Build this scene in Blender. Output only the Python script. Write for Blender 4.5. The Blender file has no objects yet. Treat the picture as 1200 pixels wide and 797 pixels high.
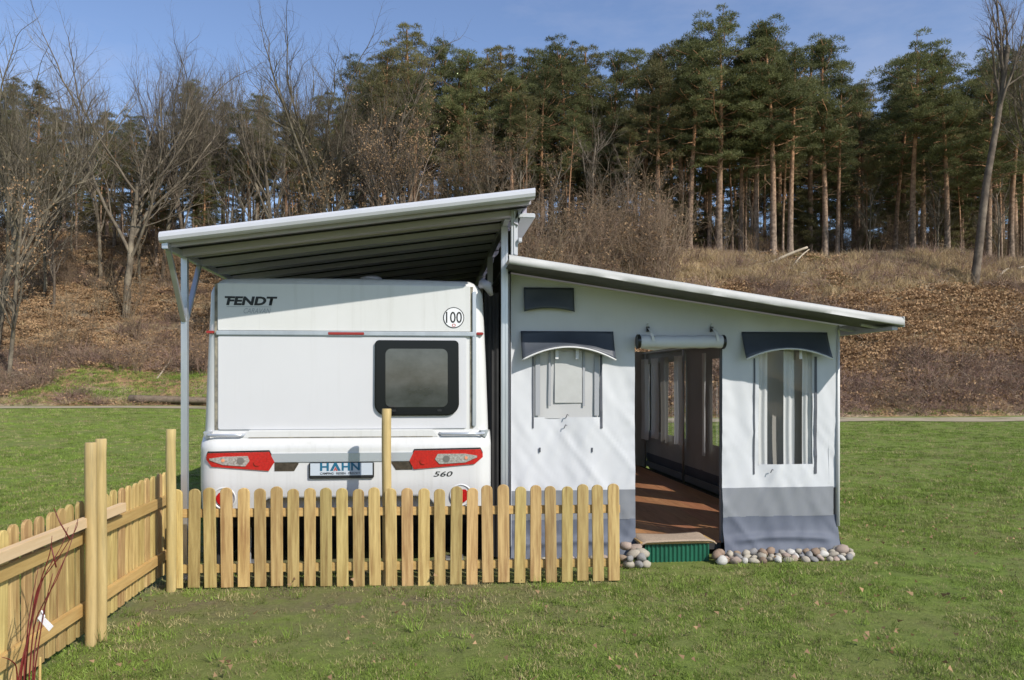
import bpy, bmesh, math, random
import numpy as np
from mathutils import Vector, Matrix, noise

random.seed(7)
rng = np.random.default_rng(7)
SC = bpy.context.scene
COL = SC.collection
R = math.radians

# ------------------------------------------------------------------ camera
F = 933.333                     # focal length in photo pixels (28 mm on 36 mm)
YAW = math.atan(95.0 / F)       # the camera looks a little to the right of the caravan's axis
CAMZ = 1.65
HOR = 446.0                     # horizon row in the photograph
sa, ca = math.sin(YAW), math.cos(YAW)
cam_d = bpy.data.cameras.new('camera')
cam = bpy.data.objects.new('camera', cam_d)
COL.objects.link(cam)
cam.location = (0, 0, CAMZ)
cam.rotation_euler = (R(90), 0, -YAW)
cam_d.sensor_width = 36
cam_d.lens = 28
cam_d.shift_y = (HOR - 398.5) / 1200.0
cam_d.clip_start = 0.05
cam_d.clip_end = 3000
SC.camera = cam

# ------------------------------------------------------------------ sky, sun, exposure
SUNV = Vector((0.85, -1.0, 1.02)).normalized()       # towards the sun: behind the camera, to the right
world = bpy.data.worlds.new('World')
SC.world = world
world.use_nodes = True
wn = world.node_tree.nodes
wl = world.node_tree.links
for n in list(wn):
    wn.remove(n)
wo = wn.new('ShaderNodeOutputWorld')
bg = wn.new('ShaderNodeBackground')
sky = wn.new('ShaderNodeTexSky')
sky.sky_type = 'NISHITA'
sky.sun_disc = False
sky.sun_elevation = math.asin(SUNV.z)
sky.sun_rotation = math.atan2(SUNV.x, SUNV.y)
sky.altitude = 60
sky.air_density = 1.0
sky.dust_density = 0.25
sky.ozone_density = 3.2
# thin high cloud veils over the whole dome
tc = wn.new('ShaderNodeTexCoord')
mp = wn.new('ShaderNodeMapping')
mp.inputs['Scale'].default_value = (1.6, 1.6, 5.0)
nz = wn.new('ShaderNodeTexNoise')
nz.inputs['Scale'].default_value = 1.7
nz.inputs['Detail'].default_value = 7
nz.inputs['Roughness'].default_value = 0.62
rp = wn.new('ShaderNodeValToRGB')
rp.color_ramp.elements[0].position = 0.47
rp.color_ramp.elements[0].color = (0, 0, 0, 1)
rp.color_ramp.elements[1].position = 0.86
rp.color_ramp.elements[1].color = (0.32, 0.32, 0.32, 1)
mixc = wn.new('ShaderNodeMix')
mixc.data_type = 'RGBA'
mixc.inputs['B'].default_value = (4.9, 4.8, 5.3, 1)
bg.inputs['Strength'].default_value = 0.138
wl.new(tc.outputs['Generated'], mp.inputs['Vector'])
wl.new(mp.outputs['Vector'], nz.inputs['Vector'])
wl.new(nz.outputs['Fac'], rp.inputs['Fac'])
wl.new(rp.outputs['Color'], mixc.inputs['Factor'])
hsv = wn.new('ShaderNodeHueSaturation')
hsv.inputs['Saturation'].default_value = 0.98
hsv.inputs['Hue'].default_value = 0.507
wl.new(sky.outputs['Color'], hsv.inputs['Color'])
wl.new(hsv.outputs['Color'], mixc.inputs['A'])
wl.new(mixc.outputs['Result'], bg.inputs['Color'])
wl.new(bg.outputs['Background'], wo.inputs['Surface'])

sun_d = bpy.data.lights.new('sun', 'SUN')
sun_d.energy = 4.3
sun_d.angle = R(0.53)
sun_d.color = (1.0, 0.945, 0.86)
sun = bpy.data.objects.new('sun', sun_d)
COL.objects.link(sun)
sun.location = (20, -25, 30)
sun.rotation_euler = (-SUNV).to_track_quat('-Z', 'Y').to_euler()

SC.view_settings.view_transform = 'Standard'
SC.view_settings.look = 'None'
SC.view_settings.gamma = 1
SC.view_settings.exposure = 0.27
SC.view_settings.use_curve_mapping = False
SC.render.engine = 'CYCLES'
SC.cycles.max_bounces = 6
SC.cycles.transparent_max_bounces = 16
SC.cycles.use_denoising = True

# ------------------------------------------------------------------ pixel helpers (a pixel is only a direction)
def ray(px, py):
    dx = (px - 600.0) / F
    return Vector((sa + dx * ca, ca - dx * sa, (HOR - py) / F))
def atY(px, py, Y):
    d = ray(px, py)
    return Vector((0, 0, CAMZ)) + d * (Y / d.y)
def atX(px, py, X):
    d = ray(px, py)
    return Vector((0, 0, CAMZ)) + d * (X / d.x)
def atZ(px, py, Z=0.0):
    d = ray(px, py)
    return Vector((0, 0, CAMZ)) + d * ((Z - CAMZ) / d.z)
def proj(p):
    dep = p[0] * sa + p[1] * ca
    return 600 + F * (p[0] * ca - p[1] * sa) / dep, HOR - F * (p[2] - CAMZ) / dep
def X_(px, Y): return atY(px, 446, Y).x
def Z_(px, py, Y): return atY(px, py, Y).z

def sstep(a, b, t):
    t = min(1.0, max(0.0, (t - a) / (b - a)))
    return t * t * (3 - 2 * t)
def lerp(a, b, t): return a + (b - a) * t

# ------------------------------------------------------------------ materials
def new_mat(name):
    m = bpy.data.materials.new(name)
    m.use_nodes = True
    nt = m.node_tree
    b = nt.nodes.get('Principled BSDF')
    return m, nt, b

def mat(name, c1, c2=None, scale=6.0, rough=0.6, detail=5, stretch=(1, 1, 1), bump=0.0, bscale=None,
        metallic=0.0, coat=0.0, rand=0.0, spec=0.5, ramp=(0.35, 0.65), bdist=0.01, c3=None, c3scale=0.8, c3ramp=(0.5, 0.7), use_uv=False):
    """Principled with a two- or three-colour noise, optional bump and per-object brightness variation."""
    m, nt, b = new_mat(name)
    N, L = nt.nodes, nt.links
    b.inputs['Roughness'].default_value = rough
    b.inputs['Metallic'].default_value = metallic
    b.inputs['Specular IOR Level'].default_value = spec
    if coat:
        b.inputs['Coat Weight'].default_value = coat
        b.inputs['Coat Roughness'].default_value = 0.12
    t = N.new('ShaderNodeTexCoord')
    mpn = N.new('ShaderNodeMapping')
    mpn.inputs['Scale'].default_value = stretch
    L.new(t.outputs['Object'], mpn.inputs['Vector'])
    oi = N.new('ShaderNodeObjectInfo')
    vec = mpn.outputs['Vector']
    if rand:
        ad = N.new('ShaderNodeVectorMath'); ad.operation = 'ADD'
        sc_ = N.new('ShaderNodeVectorMath'); sc_.operation = 'SCALE'
        sc_.inputs[0].default_value = (37, 91, 53)
        L.new(oi.outputs['Random'], sc_.inputs['Scale'])
        L.new(vec, ad.inputs[0]); L.new(sc_.outputs[0], ad.inputs[1])
        vec = ad.outputs[0]
    col = None
    if c2 is not None:
        n = N.new('ShaderNodeTexNoise')
        n.inputs['Scale'].default_value = scale
        n.inputs['Detail'].default_value = detail
        n.inputs['Roughness'].default_value = 0.6
        L.new(vec, n.inputs['Vector'])
        r = N.new('ShaderNodeValToRGB')
        r.color_ramp.elements[0].position = ramp[0]
        r.color_ramp.elements[1].position = ramp[1]
        r.color_ramp.elements[0].color = (*c1, 1)
        r.color_ramp.elements[1].color = (*c2, 1)
        L.new(n.outputs['Fac'], r.inputs['Fac'])
        col = r.outputs['Color']
        if c3 is not None:
            n3 = N.new('ShaderNodeTexNoise')
            n3.inputs['Scale'].default_value = c3scale
            n3.inputs['Detail'].default_value = 6
            n3.inputs['Roughness'].default_value = 0.65
            L.new(vec, n3.inputs['Vector'])
            r3 = N.new('ShaderNodeValToRGB')
            r3.color_ramp.elements[0].position = c3ramp[0]
            r3.color_ramp.elements[1].position = c3ramp[1]
            L.new(n3.outputs['Fac'], r3.inputs['Fac'])
            mx = N.new('ShaderNodeMix'); mx.data_type = 'RGBA'
            L.new(r3.outputs['Color'], mx.inputs['Factor'])
            L.new(col, mx.inputs['A'])
            mx.inputs['B'].default_value = (*c3, 1)
            col = mx.outputs['Result']
    if rand:
        hs = N.new('ShaderNodeHueSaturation')
        mr = N.new('ShaderNodeMapRange')
        mr.inputs['To Min'].default_value = 1 - rand
        mr.inputs['To Max'].default_value = 1 + rand
        L.new(oi.outputs['Random'], mr.inputs['Value'])
        L.new(mr.outputs['Result'], hs.inputs['Value'])
        m2 = N.new('ShaderNodeMath'); m2.operation = 'MULTIPLY_ADD'
        m2.inputs[1].default_value = -7.3; m2.inputs[2].default_value = 20.0
        L.new(oi.outputs['Random'], m2.inputs[0])
        fr = N.new('ShaderNodeMath'); fr.operation = 'FRACT'
        L.new(m2.outputs[0], fr.inputs[0])
        mh = N.new('ShaderNodeMapRange')
        mh.inputs['To Min'].default_value = 0.5 - rand * 0.07
        mh.inputs['To Max'].default_value = 0.5 + rand * 0.05
        L.new(fr.outputs[0], mh.inputs['Value'])
        L.new(mh.outputs['Result'], hs.inputs['Hue'])
        if col is None:
            hs.inputs['Color'].default_value = (*c1, 1)
        else:
            L.new(col, hs.inputs['Color'])
        col = hs.outputs['Color']
    if col is None:
        b.inputs['Base Color'].default_value = (*c1, 1)
    else:
        L.new(col, b.inputs['Base Color'])
    if bump:
        nb = N.new('ShaderNodeTexNoise')
        nb.inputs['Scale'].default_value = bscale or scale * 3
        nb.inputs['Detail'].default_value = 5
        L.new(vec, nb.inputs['Vector'])
        bp = N.new('ShaderNodeBump')
        bp.inputs['Strength'].default_value = bump
        bp.inputs['Distance'].default_value = bdist
        L.new(nb.outputs['Fac'], bp.inputs['Height'])
        L.new(bp.outputs['Normal'], b.inputs['Normal'])
    return m

def mat_leaf(name, c1, c2, scale=1.5, trans=0.25, rough=0.6):
    """Foliage: noise colour, a little light passing through."""
    m, nt, b = new_mat(name)
    N, L = nt.nodes, nt.links
    b.inputs['Roughness'].default_value = rough
    b.inputs['Specular IOR Level'].default_value = 0.25
    t = N.new('ShaderNodeTexCoord')
    oi = N.new('ShaderNodeObjectInfo')
    n = N.new('ShaderNodeTexNoise')
    n.inputs['Scale'].default_value = scale
    n.inputs['Detail'].default_value = 3
    L.new(t.outputs['Object'], n.inputs['Vector'])
    r = N.new('ShaderNodeValToRGB')
    r.color_ramp.elements[0].position = 0.3
    r.color_ramp.elements[1].position = 0.7
    r.color_ramp.elements[0].color = (*c1, 1)
    r.color_ramp.elements[1].color = (*c2, 1)
    L.new(n.outputs['Fac'], r.inputs['Fac'])
    hs = N.new('ShaderNodeHueSaturation')
    mr = N.new('ShaderNodeMapRange')
    mr.inputs['To Min'].default_value = 0.72
    mr.inputs['To Max'].default_value = 1.28
    L.new(oi.outputs['Random'], mr.inputs['Value'])
    L.new(mr.outputs['Result'], hs.inputs['Value'])
    L.new(r.outputs['Color'], hs.inputs['Color'])
    L.new(hs.outputs['Color'], b.inputs['Base Color'])
    if trans:
        tr = N.new('ShaderNodeBsdfTranslucent')
        L.new(hs.outputs['Color'], tr.inputs['Color'])
        mx = N.new('ShaderNodeMixShader')
        mx.inputs[0].default_value = trans
        out = N.get('Material Output')
        L.new(b.outputs['BSDF'], mx.inputs[1])
        L.new(tr.outputs['BSDF'], mx.inputs[2])
        L.new(mx.outputs[0], out.inputs['Surface'])
    return m

def streaks(m, amount, col, zlo=None):
    """Rain streaks and grime that run down a surface."""
    nt = m.node_tree; N, L = nt.nodes, nt.links
    b = N.get('Principled BSDF')
    src = b.inputs['Base Color'].links[0].from_socket
    t = N.new('ShaderNodeTexCoord'); mp_ = N.new('ShaderNodeMapping'); mp_.inputs['Scale'].default_value = (16, 16, 0.7)
    n = N.new('ShaderNodeTexNoise'); n.inputs['Scale'].default_value = 1.0; n.inputs['Detail'].default_value = 6; n.inputs['Roughness'].default_value = 0.7
    L.new(t.outputs['Object'], mp_.inputs['Vector']); L.new(mp_.outputs['Vector'], n.inputs['Vector'])
    r = N.new('ShaderNodeValToRGB'); r.color_ramp.elements[0].position = 0.52; r.color_ramp.elements[1].position = 0.78
    r.color_ramp.elements[1].color = (amount, amount, amount, 1)
    L.new(n.outputs['Fac'], r.inputs['Fac'])
    mx = N.new('ShaderNodeMix'); mx.data_type = 'RGBA'
    L.new(r.outputs['Color'], mx.inputs['Factor']); L.new(src, mx.inputs['A']); mx.inputs['B'].default_value = (*col, 1)
    L.new(mx.outputs['Result'], b.inputs['Base Color'])
    return m

def mat_pane(name, tint, milk=0.0, milkcol=(0.8, 0.8, 0.8), refl=1.0):
    """Flexible clear window sheet: transparent with fresnel reflection, optionally milky."""
    m, nt, b = new_mat(name)
    N, L = nt.nodes, nt.links
    N.remove(b)
    out = N.get('Material Output')
    tr = N.new('ShaderNodeBsdfTransparent'); tr.inputs['Color'].default_value = (*tint, 1)
    gl = N.new('ShaderNodeBsdfGlossy'); gl.inputs['Roughness'].default_value = 0.04
    fr = N.new('ShaderNodeFresnel'); fr.inputs['IOR'].default_value = 1.35
    mx = N.new('ShaderNodeMixShader')
    L.new(fr.outputs[0], mx.inputs[0])
    base = tr.outputs[0]
    if milk:
        d = N.new('ShaderNodeBsdfDiffuse'); d.inputs['Color'].default_value = (*milkcol, 1)
        t2 = N.new('ShaderNodeBsdfTranslucent'); t2.inputs['Color'].default_value = (*milkcol, 1)
        dm = N.new('ShaderNodeMixShader'); dm.inputs[0].default_value = 0.12
        L.new(d.outputs[0], dm.inputs[1]); L.new(t2.outputs[0], dm.inputs[2])
        m2 = N.new('ShaderNodeMixShader'); m2.inputs[0].default_value = milk
        L.new(tr.outputs[0], m2.inputs[1]); L.new(dm.outputs[0], m2.inputs[2])
        base = m2.outputs[0]
    L.new(base, mx.inputs[1]); L.new(gl.outputs[0], mx.inputs[2])
    L.new(mx.outputs[0], out.inputs['Surface'])
    return m

def mat_cloth(name, c, trans=0.3):
    m, nt, b = new_mat(name)
    N, L = nt.nodes, nt.links
    b.inputs['Base Color'].default_value = (*c, 1)
    b.inputs['Roughness'].default_value = 0.8
    tr = N.new('ShaderNodeBsdfTranslucent'); tr.inputs['Color'].default_value = (*c, 1)
    mx = N.new('ShaderNodeMixShader'); mx.inputs[0].default_value = trans
    out = N.get('Material Output')
    L.new(b.outputs[0], mx.inputs[1]); L.new(tr.outputs[0], mx.inputs[2])
    L.new(mx.outputs[0], out.inputs['Surface'])
    return m

M = {}
M['caravan_white'] = mat('caravan_white', (0.62, 0.62, 0.615), (0.585, 0.585, 0.57), scale=1.3, rough=0.28, coat=0.3, bump=0.03, bscale=60, bdist=0.002)
M['caravan_panel'] = mat('caravan_panel', (0.59, 0.59, 0.605), (0.565, 0.565, 0.58), scale=0.9, rough=0.32, coat=0.2, bump=0.05, bscale=90, bdist=0.002)
streaks(M['caravan_white'], 0.30, (0.36, 0.35, 0.31)); streaks(M['caravan_panel'], 0.14, (0.40, 0.39, 0.36))
M['seam'] = mat('seam', (0.30, 0.27, 0.20), (0.12, 0.11, 0.09), scale=14, rough=0.8)
M['alu'] = mat('alu', (0.62, 0.63, 0.65), (0.52, 0.53, 0.55), scale=9, rough=0.38, metallic=0.75, stretch=(1, 1, 0.2))
M['white_metal'] = mat('white_metal', (0.50, 0.51, 0.545), (0.46, 0.47, 0.50), scale=3, rough=0.35)
M['grey_panel'] = mat('grey_panel', (0.47, 0.46, 0.53), (0.40, 0.39, 0.45), scale=3, rough=0.42, rand=0.05)
M['sheet_shaded'] = mat('sheet_shaded', (0.085, 0.08, 0.095), (0.065, 0.062, 0.075), scale=3, rough=0.5, rand=0.06)  # roof metal darkened to paint in the shade on the flats between the ribs
M['rib_lit'] = mat('rib_lit', (0.46, 0.43, 0.51), (0.41, 0.385, 0.455), scale=3, rough=0.4, rand=0.05)  # same metal lightened to paint in the light the rib faces catch
M['chrome'] = mat('chrome', (0.50, 0.53, 0.58), rough=0.22, metallic=0.45)
M['black_plastic'] = mat('black_plastic', (0.012, 0.012, 0.013), (0.02, 0.02, 0.02), scale=20, rough=0.35)
M['rubber'] = mat('rubber', (0.02, 0.02, 0.02), rough=0.8)
M['dark_slot'] = mat('dark_slot', (0.035, 0.028, 0.02), (0.07, 0.055, 0.04), scale=40, rough=0.25)
M['red_lens'] = mat('red_lens', (0.50, 0.012, 0.014), (0.34, 0.008, 0.010), scale=55, rough=0.10, coat=0.9, bump=0.3, bscale=120, bdist=0.003)
M['dark_red'] = mat('dark_red', (0.28, 0.02, 0.015), rough=0.25)
M['clear_lens'] = mat('clear_lens', (0.66, 0.65, 0.66), (0.34, 0.30, 0.29), scale=60, rough=0.08, coat=1.0, metallic=0.5, bump=0.3, bscale=140, bdist=0.003)
M['lens_bulb'] = mat('lens_bulb', (0.25, 0.24, 0.24), rough=0.15, metallic=0.5)
M['amber'] = mat('amber', (0.7, 0.28, 0.15), rough=0.2)
M['window_black'] = mat('window_black', (0.006, 0.007, 0.009), rough=0.2, spec=0.3)
M['window_tint'] = mat('window_tint', (0.06, 0.065, 0.07), (0.022, 0.025, 0.028), scale=3.2, rough=0.06, coat=1.0, stretch=(1, 1, 1.6))
M['print_black'] = mat('print_black', (0.012, 0.013, 0.012), rough=0.5)
M['print_grey'] = mat('print_grey', (0.30, 0.32, 0.34), rough=0.5)
M['print_blue'] = mat('print_blue', (0.006, 0.11, 0.19), rough=0.5)
M['print_red'] = mat('print_red', (0.45, 0.06, 0.04), rough=0.5)
M['plate'] = mat('plate', (0.48, 0.53, 0.58), rough=0.4)
M['sticker'] = mat('sticker', (0.74, 0.75, 0.77), rough=0.5)
M['tent_white'] = mat('tent_white', (0.56, 0.57, 0.59), (0.52, 0.53, 0.55), scale=1.6, rough=0.6, bump=0.25, bscale=3.0, bdist=0.015)
M['tent_roof'] = mat('tent_roof', (0.45, 0.45, 0.44), (0.37, 0.37, 0.355), scale=2.5, rough=0.6, bump=0.2, bscale=4)
streaks(M['tent_white'], 0.12, (0.40, 0.40, 0.38))
M['tent_top'] = mat_cloth('tent_top', (0.50, 0.50, 0.485), 0.12)
M['overhang_shade'] = mat('overhang_shade', (0.11, 0.11, 0.11), (0.09, 0.09, 0.09), scale=3, rough=0.8)  # dark colour standing in for the shade under the tent roof's overhang
M['tent_grey'] = mat('tent_grey', (0.20, 0.21, 0.23), (0.175, 0.187, 0.205), scale=2, rough=0.55, bump=0.2, bscale=4)
M['tent_blue'] = mat('tent_blue', (0.105, 0.12, 0.155), (0.088, 0.10, 0.135), scale=2, rough=0.7, bump=0.2, bscale=4)
M['valance'] = mat('valance', (0.04, 0.048, 0.062), (0.055, 0.064, 0.082), scale=3, rough=0.5, bump=0.3, bscale=5)
M['tent_inside'] = mat('tent_inside', (0.42, 0.42, 0.41), (0.36, 0.36, 0.35), scale=2, rough=0.8)
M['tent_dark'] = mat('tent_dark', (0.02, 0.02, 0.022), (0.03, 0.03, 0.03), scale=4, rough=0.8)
M['piping'] = mat('piping', (0.6, 0.6, 0.6), rough=0.5)
M['zip'] = mat('zip', (0.07, 0.075, 0.09), rough=0.6)
M['strap'] = mat('strap', (0.62, 0.62, 0.60), rough=0.7)
M['pane'] = mat_pane('pane', (0.86, 0.87, 0.87))
M['pane_milky'] = mat_pane('pane_milky', (0.8, 0.8, 0.8), milk=0.93, milkcol=(0.56, 0.56, 0.56))
M['curtain'] = mat_cloth('curtain', (0.76, 0.755, 0.75), 0.18)
M['curtain_grey'] = mat_cloth('curtain_grey', (0.42, 0.40, 0.37), 0.25)
M['laminate'] = mat('laminate', (0.44, 0.21, 0.10), (0.31, 0.14, 0.065), scale=3, rough=0.42, stretch=(9, 0.7, 1), rand=0.16)
M['green_metal'] = mat('green_metal', (0.012, 0.11, 0.062), (0.010, 0.085, 0.05), scale=5, rough=0.45)
M['mat_beige'] = mat('mat_beige', (0.42, 0.32, 0.23), (0.30, 0.23, 0.17), scale=60, rough=0.9, bump=0.4, bscale=120)
def wood(name, c1, c2, c3, rand=0.14):
    return mat(name, c1, c2, scale=2.6, rough=0.72, stretch=(14, 14, 1.0), rand=rand, bump=0.25, bscale=6, bdist=0.004,
               c3=c3, c3scale=2.2, c3ramp=(0.50, 0.74))
M['picket'] = wood('picket', (0.53, 0.385, 0.155), (0.33, 0.215, 0.075), (0.23, 0.125, 0.042), 0.24)
M['rail_wood'] = mat('rail_wood', (0.50, 0.34, 0.125), (0.40, 0.255, 0.085), scale=2.6, rough=0.72, stretch=(1.0, 6, 14), rand=0.1, bump=0.2, bscale=6, bdist=0.004)
M['rail_wood_y'] = mat('rail_wood_y', (0.50, 0.34, 0.125), (0.40, 0.255, 0.085), scale=2.6, rough=0.72, stretch=(6, 1.0, 14), rand=0.1, bump=0.2, bscale=6, bdist=0.004)
M['post_wood'] = wood('post_wood', (0.48, 0.36, 0.155), (0.37, 0.27, 0.105), (0.28, 0.22, 0.10), 0.08)
M['new_timber'] = mat('new_timber', (0.66, 0.49, 0.30), (0.58, 0.41, 0.23), scale=2.6, rough=0.7, stretch=(10, 0.8, 10))
M['red_twig'] = mat('red_twig', (0.17, 0.018, 0.016), (0.10, 0.014, 0.012), scale=9, rough=0.5)
M['tag_white'] = mat('tag_white', (0.75, 0.75, 0.76), rough=0.5)
M['stone'] = None

# ------------------------------------------------------------------ mesh building
class MB:
    def __init__(s):
        s.v = []; s.f = []
    def add(s, vs, fs):
        o = len(s.v)
        s.v += [tuple(p) for p in vs]
        s.f += [tuple(i + o for i in f) for f in fs]
        return s
    def box(s, x0, x1, y0, y1, z0, z1):
        return s.add([(x0, y0, z0), (x1, y0, z0), (x1, y1, z0), (x0, y1, z0), (x0, y0, z1), (x1, y0, z1), (x1, y1, z1), (x0, y1, z1)],
              [(0, 3, 2, 1), (4, 5, 6, 7), (0, 1, 5, 4), (1, 2, 6, 5), (2, 3, 7, 6), (3, 0, 4, 7)])
    def bar(s, a, b, w, h, up=(0, 0, 1)):
        """A rectangular bar from a to b."""
        a = Vector(a); b = Vector(b); d = (b - a).normalized()
        u = Vector(up); sd = d.cross(u).normalized(); u = sd.cross(d)
        vs = []
        for p in (a, b):
            for i, j in ((-1, -1), (1, -1), (1, 1), (-1, 1)):
                vs.append(p + sd * (i * w / 2) + u * (j * h / 2))
        return s.add(vs, [(3, 2, 1, 0), (4, 5, 6, 7), (0, 1, 5, 4), (1, 2, 6, 5), (2, 3, 7, 6), (3, 0, 4, 7)])
    def tube(s, pts, rad, n=8, caps=True):
        pts = [Vector(p) for p in pts]
        if not hasattr(rad, '__len__'):
            rad = [rad] * len(pts)
        rings = []
        o = len(s.v)
        ref = Vector((0.13, 0.31, 0.94))
        for k, p in enumerate(pts):
            d = (pts[min(k + 1, len(pts) - 1)] - pts[max(k - 1, 0)])
            if d.length < 1e-9: d = Vector((0, 0, 1))
            d.normalize()
            if abs(d.dot(ref)) > 0.97: rf = Vector((0.9, 0.3, 0.1))
            else: rf = ref
            sd = d.cross(rf).normalized(); u = sd.cross(d)
            for i in range(n):
                a = 2 * math.pi * i / n
                s.v.append(tuple(p + sd * (math.cos(a) * rad[k]) + u * (math.sin(a) * rad[k])))
        for k in range(len(pts) - 1):
            for i in range(n):
                j = (i + 1) % n
                s.f.append((o + k * n + i, o + k * n + j, o + (k + 1) * n + j, o + (k + 1) * n + i))
        if caps:
            s.f.append(tuple(o + i for i in reversed(range(n))))
            s.f.append(tuple(o + (len(pts) - 1) * n + i for i in range(n)))
        return s
    def prism_xz(s, poly, y0, y1):
        """Polygon of (x, z), seen from -y, given thickness in y."""
        n = len(poly)
        vs = [(p[0], y0, p[1]) for p in poly] + [(p[0], y1, p[1]) for p in poly]
        fs = [tuple(range(n)), tuple(range(2 * n - 1, n - 1, -1))]
        fs += [(i, i + n, (i + 1) % n + n, (i + 1) % n) for i in range(n)]
        return s.add(vs, fs)
    def sheet(s, f, us, vs, skip=None):
        o = len(s.v); nu, nv = len(us), len(vs)
        for b in vs:
            for a in us:
                s.v.append(tuple(f(a, b)))
        for j in range(nv - 1):
            for i in range(nu - 1):
                if skip and skip((us[i] + us[i + 1]) / 2, (vs[j] + vs[j + 1]) / 2): continue
                s.f.append((o + j * nu + i, o + j * nu + i + 1, o + (j + 1) * nu + i + 1, o + (j + 1) * nu + i))
        return s
    def mesh(s, name, smooth=False):
        me = bpy.data.meshes.new(name)
        me.from_pydata(s.v, [], s.f)
        me.validate(clean_customdata=False)
        me.update()
        if smooth:
            for p in me.polygons: p.use_smooth = True
        return me
    def build(s, name, m, parent=None, smooth=False, bevel=0.0, loc=None, fix=True):
        me = s.mesh(name, smooth)
        if fix:
            bm = bmesh.new(); bm.from_mesh(me)
            bmesh.ops.recalc_face_normals(bm, faces=bm.faces)
            if bevel:
                bmesh.ops.bevel(bm, geom=[e for e in bm.edges if len(e.link_faces) == 2 and e.calc_face_angle(0) > 0.5], offset=bevel, segments=2, affect='EDGES', clamp_overlap=True)
            bm.to_mesh(me); bm.free()
        me.materials.append(m)
        return link(name, me, parent, loc)

def link(name, me, parent=None, loc=None):
    o = bpy.data.objects.new(name, me)
    COL.objects.link(o)
    if parent is not None:
        o.parent = parent
        if loc is None:
            p = parent
            off = Vector((0, 0, 0))
            while p is not None:
                off += p.location; p = p.parent
            o.location = -off           # geometry is written in world coordinates
    if loc is not None: o.location = loc
    return o

def tag(o, label=None, cat=None, group=None, kind=None):
    if label: o['label'] = label
    if cat: o['category'] = cat
    if group: o['group'] = group
    if kind: o['kind'] = kind
    return o

def thing(name, label, cat, loc=(0, 0, 0), group=None):
    o = bpy.data.objects.new(name, None)
    o.empty_display_size = 0.2
    COL.objects.link(o)
    o.location = loc
    return tag(o, label, cat, group)

def linspace(a, b, n): return [a + (b - a) * i / (n - 1) for i in range(n)]
def breaks(lo, hi, step, marks):
    pts = sorted(set([lo, hi] + [m for m in marks if lo < m < hi]))
    out = []
    for a, b in zip(pts, pts[1:]):
        n = max(1, int(math.ceil((b - a) / step)))
        out += [a + (b - a) * i / n for i in range(n)]
    return out + [hi]

def text_mesh(body, x0, x1, z0, z1, y, m, name, parent, shear=0.0, bold=0.0, depth=0.002, bulge=None):
    """Lettering laid flat on a surface that faces -y, fitted to the given box."""
    cu = bpy.data.curves.new('lettering', 'FONT')
    cu.body = body; cu.size = 1; cu.shear = shear; cu.offset = bold; cu.resolution_u = 3
    cu.extrude = 0.0
    to = bpy.data.objects.new('lettering_tmp', cu)
    COL.objects.link(to)
    bpy.context.view_layer.update()
    me = bpy.data.meshes.new_from_object(to.evaluated_get(bpy.context.evaluated_depsgraph_get()))
    bpy.data.objects.remove(to)
    xs = [v.co.x for v in me.vertices]; ys = [v.co.y for v in me.vertices]
    ax, bx = min(xs), max(xs); ay, by = min(ys), max(ys)
    for v in me.vertices:
        X = x0 + (v.co.x - ax) / (bx - ax) * (x1 - x0)
        Z = z0 + (v.co.y - ay) / (by - ay) * (z1 - z0)
        v.co = (X, y if bulge is None else bulge(X, Z), Z)
    me.materials.clear(); me.materials.append(m)
    me.update()
    return link(name, me, parent)

# ================================================================== terrain
def base_y(x):                       # where the lawn ends and the hillside begins
    return lerp(34.5, 47.5, sstep(6, -14, x)) + 0.8 * noise.noise(Vector((x * 0.11, 3.1, 0)))
def hill_H(x): return lerp(10.0, 15.3, sstep(14, -12, x))
def hill_L(x): return lerp(16.5, 31.0, sstep(14, -12, x))
def ground_z(x, y):
    u = y - base_y(x)
    z = 0.22 * sstep(-3, -16, x) * sstep(14, 42, y)
    z += 0.05 * (noise.noise(Vector((x * 0.25, y * 0.25, 0)))) * sstep(10, 16, abs(y - 6) + abs(x) * 0.6)
    if u > 0:
        H, L = hill_H(x), hill_L(x)
        s = u / L
        if s < 1:
            f = 0.55 * s + 0.45 * s * s * (3 - 2 * s)
            if s > 0.8: f -= 0.0
        else:
            f = 1 + 0.06 * (u - L) / H
        z += H * f
        a = min(1.0, u / 5)
        z += a * 0.55 * noise.noise(Vector((x * 0.16, y * 0.16, 1.7))) + a * 0.22 * noise.noise(Vector((x * 0.55, y * 0.55, 9.2))) + a * 0.08 * noise.noise(Vector((x * 1.7, y * 1.7, 4.2)))
    return z
def hit(px, py, start=25.0):
    """Where the ray through a pixel meets the terrain."""
    d = ray(px, py); t = start
    while t < 200:
        p = Vector((0, 0, CAMZ)) + d * t
        if p.z <= ground_z(p.x, p.y): return p
        t += 0.25
    return p

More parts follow.
